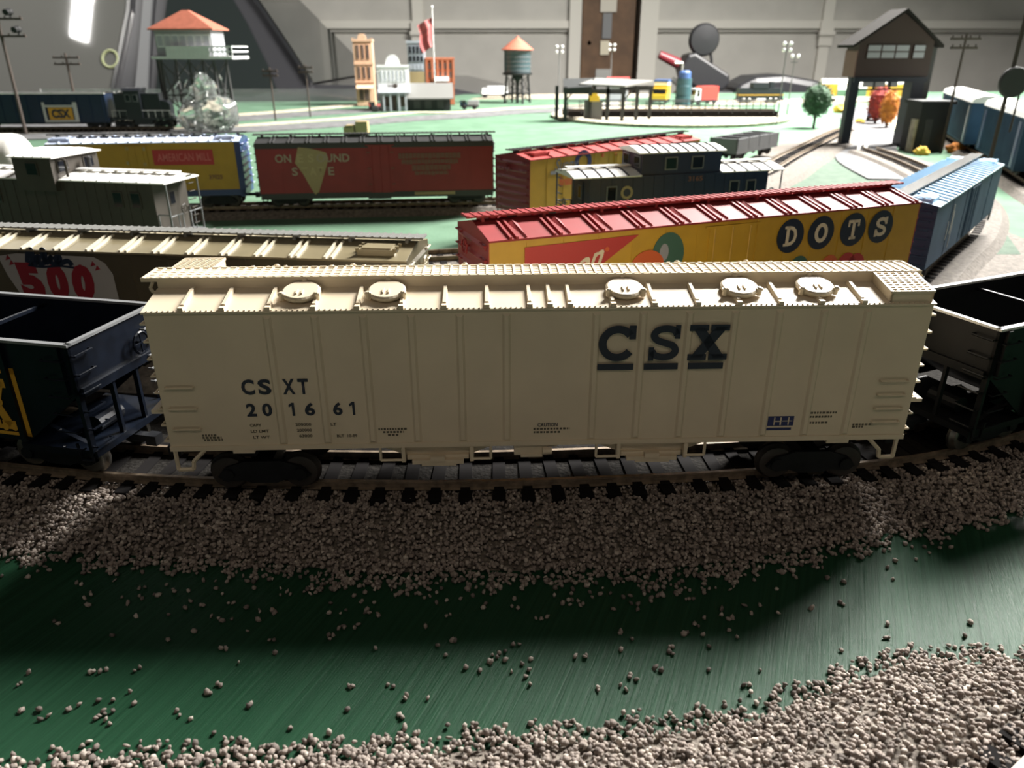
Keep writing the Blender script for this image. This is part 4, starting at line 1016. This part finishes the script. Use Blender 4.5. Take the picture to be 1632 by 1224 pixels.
t = thing('wooden_shed', 'long low black shed with grey pitched roof before the orange building', 'model building', -180, 1722, 2, 5)
MB().box(-44,48,0,44,0,28).prism([(0,28),(44,28),(22,52)], 'x', -44, 48).build('wall', 'shed_dark', t)
r = MB()
for s in (-1, 1):
    y0 = 22+s*30
    r.add([(-50,22,54),(54,22,54),(54,y0,25),(-50,y0,25),(-50,22,51.5),(54,22,51.5),(54,y0,22.5),(-50,y0,22.5)], [(0,1,2,3),(7,6,5,4),(0,4,5,1),(1,5,6,2),(2,6,7,3),(3,7,4,0)])
r.build('roof', 'shed_roof', t)
for x in (-24,0,26): MB().box(x-7,x+7,-.8,.2,3,20).build('bay_door', 'trestle', t)

# flag
t = thing('flagpole', 'white flagpole with drooping red and pink flag above the town', 'flag', -178, 1870, 1)
MB().cyl((0,0,0),(0,0,206),1.0,8).lathe([(2,205),(2.6,207.5),(1,210)],10).build('pole', 'wall_white', t)
vs = []; n = 10
for i in range(n+1):
    for j in range(9):
        u, v = i/n, j/8
        vs.append((-1-34*u*(1-.3*v)+3*math.sin(v*6), 4*math.sin(u*9+v*3), 186-58*v-16*u))
MB().add(vs, [(i*9+j,i*9+j+1,(i+1)*9+j+1,(i+1)*9+j) for i in range(n) for j in range(8)]).build('flag_cloth', 'flag_red', t, smooth=True)
vs2 = [(x*1.02, y-.6, z) for x, y, z in vs]
q = MB()
for j in (1,3): q.add([(x,y,z) for x, y, z in vs2], [(i*9+j,i*9+j+1,(i+1)*9+j+1,(i+1)*9+j) for i in range(2, n)])
q.build('flag_stripe', 'pink_ink', t, smooth=True)

# water tower
t = thing('water_tower', 'slate grey water tower with terracotta cone roof on black trestle legs', 'water tower', 13, 1972, 1)
MB().lathe([(30,0),(32,1.5),(32,48),(33,49.5),(33,52)], 28, (0,0,68)).build('tank', 'tank_slate', t, smooth=True)
r = MB()
for z in (74,84,94,104,114): r.lathe([(32.2,z-.6),(32.8,z-.6),(32.8,z+.6),(32.2,z+.6)], 28)
r.build('tank_hoop', 'steel_grey', t)
MB().lathe([(38.5,119),(38.5,120.5),(20,135),(4,146),(3,149),(.5,150)], 28).build('roof', 'terracotta', t)
MB().lathe([(35,64),(36,66),(36,69),(30,69)], 28).build('platform', 'black_matte', t)
for i in range(8):
    a = R(22.5+45*i)
    if i % 2 == 0:
        MB().cyl((34*math.cos(a),34*math.sin(a),0),(28*math.cos(a),28*math.sin(a),66),2.6,8).build('leg', 'black_matte', t)
b = MB()
for i in range(0, 8, 2):
    a, c = R(22.5+45*i), R(22.5+45*(i+2))
    p = lambda q, r_, z: (r_*math.cos(q), r_*math.sin(q), z)
    b.cyl(p(a,32,22),p(c,32,22),1.2,6).cyl(p(a,33,3),p(c,31,24),.9,6).cyl(p(c,33,3),p(a,31,24),.9,6).cyl(p(a,31,26),p(c,29,62),.8,6).cyl(p(c,31,26),p(a,29,62),.8,6)
b.build('cross_brace', 'black_matte', t)
MB().cyl((0,0,0),(0,0,48),4,12).lathe([(4,48),(12,60),(12,68)], 14).build('riser_pipe', 'black_matte', t)

# lookout tower at left
t = thing('lookout_tower', 'control tower with terracotta hip roof and white railing on dark trestle legs', 'tower', -519, 1335, 1, -4)
MB().box(-46,46,-24,24,112,152).build('cabin', 'wall_grey', t)
MB().add([(-53,-31,151),(53,-31,151),(53,31,151),(-53,31,151),(-5,-3,178),(5,-3,178),(5,3,178),(-5,3,178),(-53,-31,149),(53,-31,149),(53,31,149),(-53,31,149)],
         [(0,1,5,4),(1,2,6,5),(2,3,7,6),(3,0,4,7),(4,5,6,7),(11,10,9,8),(0,8,9,1),(1,9,10,2),(2,10,11,3),(3,11,8,0)]).build('roof', 'terracotta', t)
for i in range(7):
    x = -38+i*12.7
    f = MB().box(x-5.6,x+5.6,-25,-23.6,124,143).build('window', 'wall_white', t); MB().box(x-4.2,x+4.2,-25.4,-24.8,126,141).build('pane', 'pane', f)
for y in (-14,0,14):
    f = MB().box(-47,-45.6,y-5.5,y+5.5,122,144).build('window', 'wall_white', t); MB().box(-47.5,-46.8,y-4.2,y+4.2,124,142).build('pane', 'glass_dark', f)
MB().box(-50,82,-38,28,107,111).build('deck', 'wall_white', t)
r = MB()
for z in (118,125): r.box(-24,82,-38,-36.8,z-1,z+1).box(81,82.4,-38,28,z-1,z+1)
for i in range(15): x = -24+106*i/14; r.box(x-.8,x+.8,-38,-36.8,111,126)
r.box(-24,46,-37.6,-37.2,111,124)
r.build('railing', 'wall_white', t)
for x in (-42,4,44):
    for y in (-24,24): MB().cyl((x*1.06,y*1.1,0),(x,y,108),2.2,7).build('leg', 'trestle', t)
b = MB()
for y in (-25,25):
    for x0, x1 in ((-43,4),(4,45)):
        for z0, z1 in ((6,52),(54,104)):
            b.cyl((x0,y,z0),(x1,y,z1),1.1,5).cyl((x1,y,z0),(x0,y,z1),1.1,5)
        b.cyl((x0,y,53),(x1,y,53),1.2,5)
for x in (-43,45): b.cyl((x,-25,6),(x,25,104),1.1,5).cyl((x,25,6),(x,-25,104),1.1,5)
b.build('cross_brace', 'trestle', t)
MB().box(-52,-48,-22,-16,0,112).build('stair_post', 'trestle', t)

# lumps of clear plastic under that tower
t = thing('plastic_wrap', 'crumpled clear plastic lying between the legs of the control tower', 'plastic wrap', -480, 1262, 1)
rr = random.Random(4); random.seed(4)
MB().ball((14,0,28),34,18,12,.8,.10,.8).build('bulge', 'clear', t, smooth=True)
MB().ball((-26,4,24),24,14,10,.95,.16,.8).build('bulge', 'clear', t, smooth=True)
MB().ball((-4,6,62),20,12,9,1.2,.2,.7).build('fold', 'clear', t, smooth=True)
b = MB()
for i in range(16):
    a = rr.uniform(0, 6.28); p = (rr.uniform(-40,40), rr.uniform(-24,-12), rr.uniform(5,80))
    b.cyl(p, (p[0]+rr.uniform(-22,22), p[1]+rr.uniform(-8,8), p[2]+rr.uniform(-12,16)), rr.uniform(1,2.4), 6, rr.uniform(.3,1))
b.build('crease', 'clear', t)

# brown signal tower at right
t = thing('signal_tower', 'dark brown gabled signal tower with long window, raised on navy legs', 'tower', 498, 1068, 1, 6)
MB().box(-51,51,0,30,88,132).prism([(-51,132),(51,132),(3,164)], 'y', 0, 30).build('cabin', 'tower_brown', t)
MB().box(-52.2,-51,0,30,88,120).build('lit_side_skin', 'tower_brown_lit', t)  # thin skin in lighter brown, painting the light on the left face
r = MB()
for x0, z0 in ((-62,126.5),(62,126.5)):
    r.add([(3,-5,169),(3,36,169),(x0,36,z0),(x0,-5,z0),(3,-5,165.5),(3,36,165.5),(x0,36,z0-3.5),(x0,-5,z0-3.5)], [(0,1,2,3),(7,6,5,4),(0,4,5,1),(1,5,6,2),(2,6,7,3),(3,7,4,0)])
r.build('roof', 'tower_roof', t)
for x0, x1, n in ((-40,18,3),(23,40,1)):
    w = (x1-x0)/n
    for i in range(n):
        f = MB().box(x0+w*i,x0+w*(i+1),-1.4,.3,110,127).build('window', 'tower_brown', t)
        for z in (111.2,119.4): MB().box(x0+w*i+1.2,x0+w*(i+1)-1.2,-1.8,-1.1,z,z+6.6).build('pane', 'pane', f)
for x in (-46,): 
    for y in (8,): MB().box(x-6,x+6,y-5,y+5,0,88).build('leg', 'tower_navy', t)
MB().box(33,50,2,22,0,88).build('stair_shaft', 'tower_navy', t)
for x in (-36,-19,-2): MB().box(x,x+14,1.4,2.6,76,82).build('pane', 'pane', t)
MB().box(-51,51,-2,2,82,88).box(-42,22,0,2,72,74).box(-42,22,0,2,84,86).box(-22,-20,0,2,72,88).box(0,2,0,2,72,88).build('underframe', 'tower_navy', t)
MB().box(53,63,10,40,34,124).box(55,60,12,18,124,132).build('chimney_stack', 'trestle', t)

# black cabin box
t = thing('trackside_cabin', 'black box shaped trackside cabin right of the signal tower', 'model building', 538, 1012, 1, 4)
MB().box(-20,20,0,34,0,58).box(-23,23,-3,37,58,62).build('wall', 'shed_dark', t)
MB().box(-24,-20,2,12,0,40).build('pale_post', 'sand', t)
MB().box(-12,-2,-.8,.2,6,40).build('doorway', 'trestle', t)

# engine shed on the turntable and the turntable
t = thing('turntable', 'round railway turntable with pale rim and dark bridge deck', 'turntable', 305, 1560, .8)
MB().lathe([(208,0),(226,0),(228,5),(222,7),(212,7),(208,2)], 64).build('rim_wall', 'sand', t)
MB().lathe([(207,.2),(207,1.4)], 64).build('pit_floor', 'black_matte', t)
g = MB().box(-206,206,-20,20,6,12)
for s in (-1, 1): g.box(-206,206,*sorted((s*20,s*23)),2,12)
br = g.build('bridge_deck', 'tie_black', t)
MB().box(-206,206,-9.5,-8,12,15).box(-206,206,8,9.5,12,15).build('bridge_rail', 'rail_steel', br)
r = MB()
for s in (-1, 1):
    for i in range(16): x = -198+i*26.4; r.cyl((x,s*24,8),(x,s*24,30),.9,5)
    r.tube([(-198,s*24,30),(198,s*24,30)],.9,5).tube([(-198,s*24,21),(198,s*24,21)],.7,5)
r.build('bridge_railing', 'shed_dark', br)
t = thing('engine_shed', 'open black framed engine shed with flat pale grey roof beside the turntable', 'model building', 172, 1450, 3, 0)
MB().add([(-52,0,60),(-18,44,68),(88,40,64),(30,-6,57),(-52,0,63),(-18,44,71),(88,40,67),(30,-6,60)], [(3,2,1,0),(4,5,6,7),(0,1,5,4),(1,2,6,5),(2,3,7,6),(3,0,4,7)]).build('roof', 'shed_roof', t)
MB().add([(-80,-10,52),(-30,-10,55),(-20,40,68),(-78,40,66),(-80,-10,56),(-30,-10,59),(-20,40,71),(-78,40,70)], [(3,2,1,0),(4,5,6,7),(0,1,5,4),(1,2,6,5),(2,3,7,6),(3,0,4,7)]).build('roof', 'shed_dark', t)
for x, y in ((-76,-6),(-32,-6),(0,-4),(28,-2),(84,38),(-89,38),(-20,40),(56,16)): MB().box(x-3,x+3,y-3,y+3,0,58).build('post', 'shed_dark', t)
b = MB().box(-78,32,-7,-4,46,54).box(28,88,34,40,50,58).box(-78,-72,-6,38,46,56).box(26,32,-4,36,46,56)
for x in (-76,-32,28): b.cyl((x,-5,34),(x+16,-5,52),1.4,5)
b.build('beam', 'shed_dark', t)
MB().box(-40,-8,2,20,0,34).build('stall_partition', 'steel_grey', t)
tag(MB().box(-9,9,-6,6,0,9).prism([(-6,9),(6,9),(4,13),(-4,13)],'y',-5,5).build('barrow', 'toy_yellow', loc=(148,1446,37)), 'tiny bright yellow cart inside the open engine shed', 'toy cart')

t = thing('cottage', 'small building with coral red roof half hidden behind the engine shed', 'model building', 268, 2030, 2)
MB().box(-24,24,0,40,0,40).build('wall', 'wall_grey', t)
MB().prism([(-4,38),(44,38),(20,56)], 'x', -28, 28).build('roof', 'coral_roof', t)

# ------------------------------------------------------------------ poles and lamps
def utility_pole(label, x, y, h, arms, r=2.0, lamps=False, yaw=0):
    t = thing('utility_pole', label, 'utility pole', x, y, 0, yaw)
    MB().cyl((0,0,0),(0,0,h),r,8,r*.8).build('pole', 'pole_brown', t)
    for z, w in arms:
        a = MB().box(-w,w,-1.6,1.6,z-1.4,z+1.4)
        for i in range(4): q = -w+2+(2*w-4)*i/3; a.cyl((q,0,z+1.4),(q,0,z+4),.9,6)
        a.build('crossarm', 'pole_brown', t)
    if lamps:
        for z, q in ((arms[0][0],-16),(arms[0][0],20),(arms[1][0],-22),(arms[1][0],26)):
            MB().cyl((q,0,z+1),(q,0,z+5),1.4,6).ball((q,-1,z+9),6,10,7,.85).cyl((q,-5,z+9),(q,-10,z+8),4.4,10).build('signal_lamp', 'black_matte', t)
utility_pole('tall brown pole with black signal lamps on two crossarms at left edge', -752, 1222, 172, ((163,36),(140,36)), 2.6, True)
utility_pole('short brown telegraph pole with two crossarms in front of the pale car window', -822, 1512, 116, ((108,24),(97,24)), 2.6)
utility_pole('slim dark telegraph pole between the brown signal tower and pale blue cars', 548, 1000, 140, ((134,18),(124,16)), 1.7)
utility_pole('thin dark telegraph pole before the sloping pillar of the parked vehicle', -440, 1480, 92, ((86,14),(78,14)), 1.7)
utility_pole('second thin dark telegraph pole just left of the peach brick building', -395, 1560, 96, ((90,14),(82,14)), 1.6)
t = thing('disc_signal', 'dark pole carrying a round grey signal disc at right edge', 'signal', 424.5, 690, 0)
MB().cyl((-1,0,0),(-1,0,150),1.7,8).build('pole', 'pole_brown', t)
MB().lathe([(11.5,-2),(12.5,-1),(12.5,1),(11.5,2)], 28, (0,-4,97), ax='y').build('signal_disc', 'trestle', t)
MB().cyl((8,-3,97-40),(8,-3,97),.9,6).box(-2,9,-3,-1,97-2,97+1).build('bracket', 'pole_brown', t)
def light_pole(label, x, y, h, heads=4):
    t = thing('light_pole', label, 'light pole', x, y, 0)
    MB().cyl((0,0,0),(0,0,h),1.2,7,.8).box(-6,6,-.8,.8,h-12,h-10.6).box(-6,6,-.8,.8,h-2,h-.6).build('pole', 'steel_grey', t)
    for i in range(heads):
        q = -5.5 if i % 2 == 0 else 5.5; z = h-11 if i > 1 else h-1
        MB().ball((q,-2.4,z),3.1,10,7).build('lamp', 'wall_white', t)
light_pole('floodlight pole with four white lamps between signal tower and black mound', 464, 1392, 132)
light_pole('faint lamp pole standing left of the green tree', 510, 1480, 112, 2)
light_pole('thin lamp pole with pale lamps just right of the water tower', 98, 1700, 128, 4)
light_pole('lamp pole with white cluster in front of the brown wooden post', 228, 1880, 132, 4)

# trees
def tree(name, label, x, y, h, r, m, trunk):
    t = thing(name, label, 'tree', x, y, 0)
    MB().cyl((0,0,0),(0,0,trunk+r),2.4,8,1.6).build('trunk', 'bark', t)
    b = MB()
    random.seed(int(x))
    b.ball((0,0,(trunk+h)/2), r*.9, 16, 12, (h-trunk)/2/r*.98, .06)
    n = 420
    for i in range(n):
        u = random.uniform(-1, 1); a = random.uniform(0, 6.283); k = math.sqrt(1-u*u)
        px, py, pz = r*k*math.cos(a), r*k*math.sin(a), (trunk+h)/2+u*(h-trunk)/2
        s = random.uniform(1.3, 2.6)
        b.add([(px+random.uniform(-s,s), py+random.uniform(-s,s), pz+random.uniform(-s,s)) for _ in range(4)], [(0,1,2),(0,2,3),(0,3,1),(1,3,2)])
    b.build('crown', m, t)
tree('tree', 'round dark green tree on a bare trunk, left of the signal tower', 508, 1335, 72, 24, 'foliage', 18)
tree('tree', 'dark red autumn tree between the signal tower legs', 640, 1400, 66, 19, 'foliage_red', 8)
tree('tree', 'orange autumn tree against the navy shaft of the signal tower', 628, 1330, 62, 15, 'foliage_orange', 6)
for lab, x, y, r, m in (('small yellow bush at the bend of the grey road', 690, 1672, 15, 'foliage_yellow'), ('low yellow green bush beside the black trackside cabin', 516, 985, 9, 'foliage_yellow'),
                        ('orange yellow bush behind the sky blue boxcar', 568, 1004, 11, 'foliage_orange'), ('pale yellow bush under the red autumn tree', 622, 1420, 8, 'foliage_yellow')):
    random.seed(int(x)); tag(MB().ball((0,0,r*.5),r,12,8,.7,.22).build('bush', m, loc=(x,y,0)), lab, 'bush')

# ------------------------------------------------------------------ toy vehicles
def toy_truck(name, label, cat, x, y, yaw, cab, load, L=50, W=20, H=26, white=True):
    t = thing(name, label, cat, x, y, 3, yaw)
    MB().box(-L/2,L/2,-W/2+1,W/2-1,5,9).build('chassis', 'black_matte', t)
    MB().prism([(-L/2,9),(-L/2,18),(-L/2+3,H+1),(-L/2+14,H+1),(-L/2+15,9)], 'y', -W/2, W/2).build('cab', cab, t)
    MB().box(-L/2+4,-L/2+12,-W/2-.4,W/2+.4,18,H-1).box(-L/2-.4+1,-L/2+3,-W/2+2,W/2-2,18.5,H-2).build('windscreen', 'glass_dark', t)
    MB().box(-L/2+17,L/2,-W/2,W/2,9,H+6).build('load_body', load, t)
    w0 = None
    for a in (-L/2+9, L/2-9):
        for s in (-1, 1):
            if w0 is None: w0 = MB().lathe([(4,-2),(5,-1.4),(5,1.4),(4,2)], 14, ax='y').build('wheel', 'rubber', t); w = w0
            else: w = w0.copy(); col.objects.link(w); w.parent = t
            w.location = (a*S, s*(W/2-1)*S, 5*S)
    return t
t = toy_truck('toy_truck', 'yellow toy truck with white and blue cab roof behind the engine shed', 'toy truck', 362, 1955, 70, 'toy_yellow', 'toy_yellow', 54, 34, 34)
MB().box(-12,28,-16,16,40,47).build('roof_box', 'wall_white', t); MB().box(-13,29,-17,17,47,52).build('roof_cap', 'toy_blue', t)
toy_truck('toy_truck', 'red toy truck with pale front next to the teal silo', 'toy truck', 452, 1900, 20, 'store_white', 'toy_red', 62, 28, 34)
toy_truck('toy_truck', 'tan toy van seen just above the red boxcar roof', 'toy truck', -222, 1130, 0, 'tan_ink', 'tan_ink', 34, 16, 20)
toy_truck('toy_car', 'tiny pink red car parked by the peach building', 'toy car', -290, 1690, 15, 'plate_red', 'pink_ink', 24, 12, 8)
toy_truck('toy_car', 'tiny white car parked on the far sand strip', 'toy car', -48, 2170, 10, 'store_white', 'store_white', 70, 30, 22)
toy_truck('toy_car', 'tiny dark car with white roof by the road at right', 'toy car', 660, 1455, 60, 'toy_blue', 'store_white', 40, 18, 10)
toy_truck('toy_car', 'tiny teal car parked to the right of the black shed', 'toy car', -92, 1735, 0, 'sky_blue', 'wall_grey', 40, 16, 12)
t = thing('storage_silo', 'stacked teal grey silo between the yellow and red toy trucks', 'silo', 392, 1845, 2)
MB().lathe([(17,0),(18,2),(18,22),(16.5,23),(18,24),(18,44),(16.5,45),(17,46),(17,60)], 22).build('barrel', 'toy_teal', t)
MB().lathe([(14,60),(14,72),(10,76)], 18).build('cap', 'toy_blue', t)
MB().tube([(-8,-4,76),(-8,-4,92),(-26,-6,92)], 2.4, 7).build('spout', 'galvanised', t)
t = thing('tender_locomotive', 'distant black locomotive with thin yellow stripe, below the black mound', 'model train car', 600, 1960, 2, 4)
MB().box(-52,56,-12,12,10,34).box(-20,18,-13,13,34,46).box(24,34,-6,6,34,48).build('hood', 'loco_dark', t)
MB().box(-54,58,-12.6,12.6,18,20).build('stripe', 'box_yellow', t)
MB().box(-56,60,-13,13,6,10).build('frame', 'loco_dark', t)
for x in (-40,-26,26,40):
    MB().lathe([(5,-13),(6,-12),(6,12),(5,13)], 14, (x,0,6), ax='y').build('wheelset', 'wheel_steel', t)
MB().box(-8,14,-13.6,-13,7,11).build('number_plate', 'store_white', t)
t = thing('passenger_coach', 'yellow and silver coach with red dot emblem behind the signal tower', 'model train car', 880, 2010, 2, -6)
MB().box(-110,110,-16,16,10,42).build('body', 'box_yellow', t)
MB().prism([(-16,42),(16,42),(13,50),(0,53),(-13,50)], 'x', -110, 110).build('roof', 'grey_light', t)
MB().box(-72,-2,-16.6,-16,12,40).build('white_side_panel', 'wall_white', t); MB().box(-72,-2,-17,-16.5,14,28).build('green_side_panel', 'turf', t)
g = MB(); disc(g, 42, 26, 9, 9, -17, -16); g.build('red_dot', 'toy_red', t)
MB().box(-110,110,-16.8,-16,8,13).build('skirt', 'grey_light', t)
for x in (-78,78): MB().lathe([(6,-14),(7,-13),(7,13),(6,14)], 14, (x,0,7), ax='y').build('wheelset', 'wheel_dark', t)
# pale blue cars along the right edge
for lab, x, y, yaw, L in (('pale blue passenger car with bright white roof at right, nearer one', 534, 834, 70, 204), ('pale blue passenger car with bright white roof at right, farther one', 620, 1085, 69.5, 262)):
    t = thing('passenger_car', lab, 'model train car', x, y, 9, yaw)
    h = L/2
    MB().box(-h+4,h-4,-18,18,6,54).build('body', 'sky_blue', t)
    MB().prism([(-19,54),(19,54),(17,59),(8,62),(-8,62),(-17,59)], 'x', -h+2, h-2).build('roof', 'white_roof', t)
    MB().box(h-24,h-14,-18.5,18.5,8,50).build('door', 'toy_blue', t); MB().box(-h+14,-h+24,-18.5,18.5,8,50).build('door', 'toy_blue', t)
    k = MB()
    for i in range(22): q = -h+30+(L-60)*i/21; k.box(q-.5,q+.5,-18.5,18.5,8,52)
    k.build('side_rib', 'sky_blue', t)
    for q in (-52,40): MB().box(q-12,q+12,-19.6,-17.6,50,52.4).build('gutter_lamp', 'grey_light', t)
    MB().box(-h+10,h-10,-8,8,6,9).build('underframe', 'black_plastic', t)
    bogies(t, h-32); couplers(t, h-4)
t = thing('flat_wagon', 'dark grey slatted low wagon at the end of the brown track bed', 'model train car', 268, 905, 9, 48)
MB().box(-52,52,-17,17,8,12).build('deck', 'steel_grey', t)
b = MB()
for s in (-1, 1): b.box(-52,52,*sorted((s*17,s*15)),12,24)
for x in (-52,-26,0,26,50): b.box(x,x+2.4,-17,17,12,24)
b.build('side_board', 'steel_grey', t)
for x in (-38,-13,13,38): MB().box(x-9,x+9,-13,13,12,19).build('load_crate', 'black_matte', t)
bogies(t, 34); couplers(t, 52)
tag(MB().cyl((0,0,0),(0,0,10),2,8).ball((0,-1,12),3.4,10,7).ball((9,-1,12),3.4,10,7).cyl((9,0,0),(9,0,10),2,8).box(-3,12,-2,2,0,3).build('crossing_lamp', 'lens', loc=(446,1008,1)), 'pair of tiny lit crossing lamps at the foot of the signal tower leg', 'lamp')

# clear plastic guard along the far edge
tag(MB().box(-1150,-330,1968,1972,0,34).build('clear_panel', 'clear'), 'low clear plastic guard strip along far left layout edge', 'plastic panel')

# ------------------------------------------------------------------ things standing in the garage
t = thing('motorbike', 'black motorbike with round mirror and red lamp standing behind the layout', 'motorbike', 665, 2950, -950, 0)
Z = 950
MB().prism([(-66,Z+62),(-42,Z+104),(-18,Z+110),(110,Z+38),(112,Z+8),(92,Z-14),(0,Z-8),(-52,Z+20)], 'y', -60, 60).build('cowl', 'atv_black', t, bevel=9)
MB().add([(-52,-64,Z+96),(-20,-66,Z+108),(106,-64,Z+34),(92,-64,Z-2),(-44,-64,Z+72)], [(0,4,3,2,1)]).build('cowl_panel', 'trestle', t) if 0 else None
MB().lathe([(10,-22),(48,-18),(54,-6),(54,4),(48,8)], 32, (14,-20,Z+152), ax='y').build('mirror', 'atv_black', t, smooth=True)
MB().lathe([(46,9),(47,11),(46,12)], 32, (14,-20,Z+152), ax='y').build('mirror_glass', 'chrome', t)
MB().tube([(44,-10,Z+110),(52,-6,Z+84),(52,0,Z+40)], 5, 8).build('mirror_stem', 'atv_black', t)
MB().cyl((-66,-10,Z+74),(-138,-10,Z+104),19,14,14).build('indicator_lamp', 'atv_red', t, smooth=True)
MB().cyl((-84,-8,Z+24),(-58,-8,Z+0),9,10).build('lever', 'galvanised', t)
k = MB()
k.prism([(120,Z-70),(120,Z+0),(190,Z+34),(290,Z+40),(400,Z+22),(520,Z-6),(560,Z-40),(560,Z-120),(120,Z-120)], 'y', -110, 110).build('seat', 'atv_black', t, bevel=22)
MB().prism([(-60,Z-14),(120,Z-14),(560,Z-120),(540,Z-420),(60,Z-480),(-120,Z-260)], 'y', -90, 90).build('body', 'atv_black', t, bevel=20)
for x in (-220, 560): MB().lathe([(150,-60),(300,-50),(310,-20),(310,20),(300,50),(150,60)], 36, (x,0,310), ax='y').build('wheel', 'rubber', t, smooth=True)
MB().cyl((-220,-80,310),(-40,-60,Z-40),24,10).cyl((-220,80,310),(-40,60,Z-40),24,10).build('fork', 'galvanised', t)
tag(MB().ball((0,0,0),22,12,8).build('knob', 'black_matte', loc=(1300,2950,-2)), 'x', 'x') if 0 else None

t = thing('car', 'dark grey car parked behind the layout at left, ceiling light mirrored in its window', 'car', -1430, 2900, -950, 0)
b = MB()
b.prism([(-2500,200),(-2520,620),(-2400,900),(500,930),(700,955),(1200,945),(1420,900),(1480,700),(1470,300),(1300,220)], 'y', 0, 1750)
b.build('body', 'car_paint', t, bevel=40)
# greenhouse leaning inwards: outer face y = (z-900)*.42
yy = lambda z: (z-900)*.42+4
def side(pts, nm, m, d=16, off=0):
    vs = [(x, yy(z)+off, z) for x, z in pts]+[(x, yy(z)+off+d, z) for x, z in pts]; n = len(pts)
    return MB().add(vs, [tuple(range(n)), tuple(range(2*n-1, n-1, -1))]+[(i,n+i,n+(i+1)%n,(i+1)%n) for i in range(n)])
side([(-2300,880),(-2300,1500),(140,1500),(330,1400),(470,1270),(600,1100),(700,960),(700,880)], 'p', 'car_paint', 30, 10).build('pillar_panel', 'car_paint', t)
side([(-1900,915),(-1900,1440),(60,1440),(40,1200),(-15,960),(-30,915)], 'g', 'car_glass', 20, 0).build('side_window', 'car_glass', t, bevel=0)
side([(140,915),(150,1000),(195,1290),(215,1400),(300,1395),(380,1300),(470,1160),(545,1020),(585,915)], 'g', 'car_glass_dark', 20, 0).build('side_window', 'car_glass_dark', t)
side([(-30,905),(-15,960),(40,1200),(60,1440),(74,1440),(54,1200),(-1,960),(-14,905)], 'c', 'chrome', 24, -6).build('window_trim', 'chrome', t)
side([(64,905),(92,1150),(118,1400),(150,1400),(124,1150),(108,905)], 'c', 'grey_light', 24, -3).build('window_trim', 'steel_grey', t)
rail = [(-2300,1500),(140,1500),(330,1400),(470,1270),(600,1100),(700,960)]
MB().tube([(x+6, yy(z)-6, z+4) for x, z in spline(rail[1:], 6)], 9, 8).build('roof_trim', 'chrome', t, smooth=True)
MB().add([(-2300,260,1500),(140,260,1500),(140,1490,1500),(-2300,1490,1500),(-2300,290,1540),(60,290,1540),(60,1460,1540),(-2300,1460,1540)], [(3,2,1,0),(4,5,6,7),(0,1,5,4),(1,2,6,5),(2,3,7,6),(3,0,4,7)]).build('roof', 'car_paint', t)
MB().add([(150,270,1490),(150,1480,1490),(690,1700,955),(690,50,955),(160,270,1500),(160,1480,1500),(704,1700,960),(704,50,960)], [(0,1,2,3),(7,6,5,4),(0,4,5,1),(2,6,7,3)]).build('windscreen', 'car_glass_dark', t)
MB().add([(-2300,1480,1500),(140,1480,1500),(690,1700,955),(-2300,1700,900),(-2300,1490,1510),(140,1490,1510),(700,1710,955),(-2300,1710,900)], [(0,1,2,3),(7,6,5,4)]).build('far_side', 'car_paint', t)
for x in (-1900, 900): 
    for y in (60, 1690): MB().lathe([(120,-100),(310,-95),(335,-60),(335,60),(310,95),(120,100)], 36, (x,y,335), ax='y').build('wheel', 'rubber', t, smooth=True)
MB().box(-420,-220,-14,6,760,790).build('door_handle', 'chrome', t)
g = MB(); n = 20
g.tube([(-20+28*math.cos(2*math.pi*i/n), yy(1040+28*math.sin(2*math.pi*i/n))-3, 1040+28*math.sin(2*math.pi*i/n)) for i in range(n+1)], 5, 6).build('round_sticker', 'pale_lime', t)

# ------------------------------------------------------------------ light
def lamp(name, x, y, z, power, sx, sy, colr, aim=None, rz=0):
    l = bpy.data.lights.new(name, 'AREA'); l.shape = 'RECTANGLE'; l.size = sx; l.size_y = sy; l.energy = power; l.color = colr
    o = bpy.data.objects.new(name, l); col.objects.link(o); o.location = (x, y, z)
    d = Vector(aim)-o.location if aim else None; o.rotation_euler = d.to_track_quat('-Z', 'Y').to_euler() if aim else (0,0,R(rz))
    return o
lamp('tube_or_fill', .97, 1.6, 1.3, 126, .11, 1.1, (1,.97,.92), (.6,1.3,0))
lamp('tube_or_fill', 1.42, 1.6, 1.3, 145, .26, 1.1, (1,.97,.92), (.9,1.3,0))
lamp('tube_or_fill', -2.08, 2.40, 1.3, 22, .085, 1.2, (1,.97,.92), None, -31.6)
lamp('tube_or_fill', .1, -.9, 1.25, 2.5, 1.2, .25, (1,.83,.64), (0,.2,0))
lamp('tube_or_fill', .9, 3.1, 1.55, 7, 1.6, .14, (1,.96,.9))  # added fill lamp to brighten the garage doors, not a known fixture
w = bpy.data.worlds.new('World'); sc.world = w; w.use_nodes = True
w.node_tree.nodes['Background'].inputs['Color'].default_value = (.95,.97,1,1); w.node_tree.nodes['Background'].inputs['Strength'].default_value = .05

# ------------------------------------------------------------------ camera
cam = bpy.data.cameras.new('camera'); co = bpy.data.objects.new('camera', cam); col.objects.link(co); sc.camera = co
cam.sensor_fit = 'HORIZONTAL'; cam.sensor_width = 9.8; cam.lens = 9.8*1200/1632
co.location = (0, 0, .123); co.rotation_euler = (R(90-24), 0, 0)
cam.clip_start = .01; cam.clip_end = 60
cam.dof.use_dof = True; cam.dof.focus_distance = .205; cam.dof.aperture_fstop = 9
sc.view_settings.view_transform = 'Standard'; sc.view_settings.look = 'None'; sc.view_settings.gamma = 1; sc.view_settings.exposure = 0
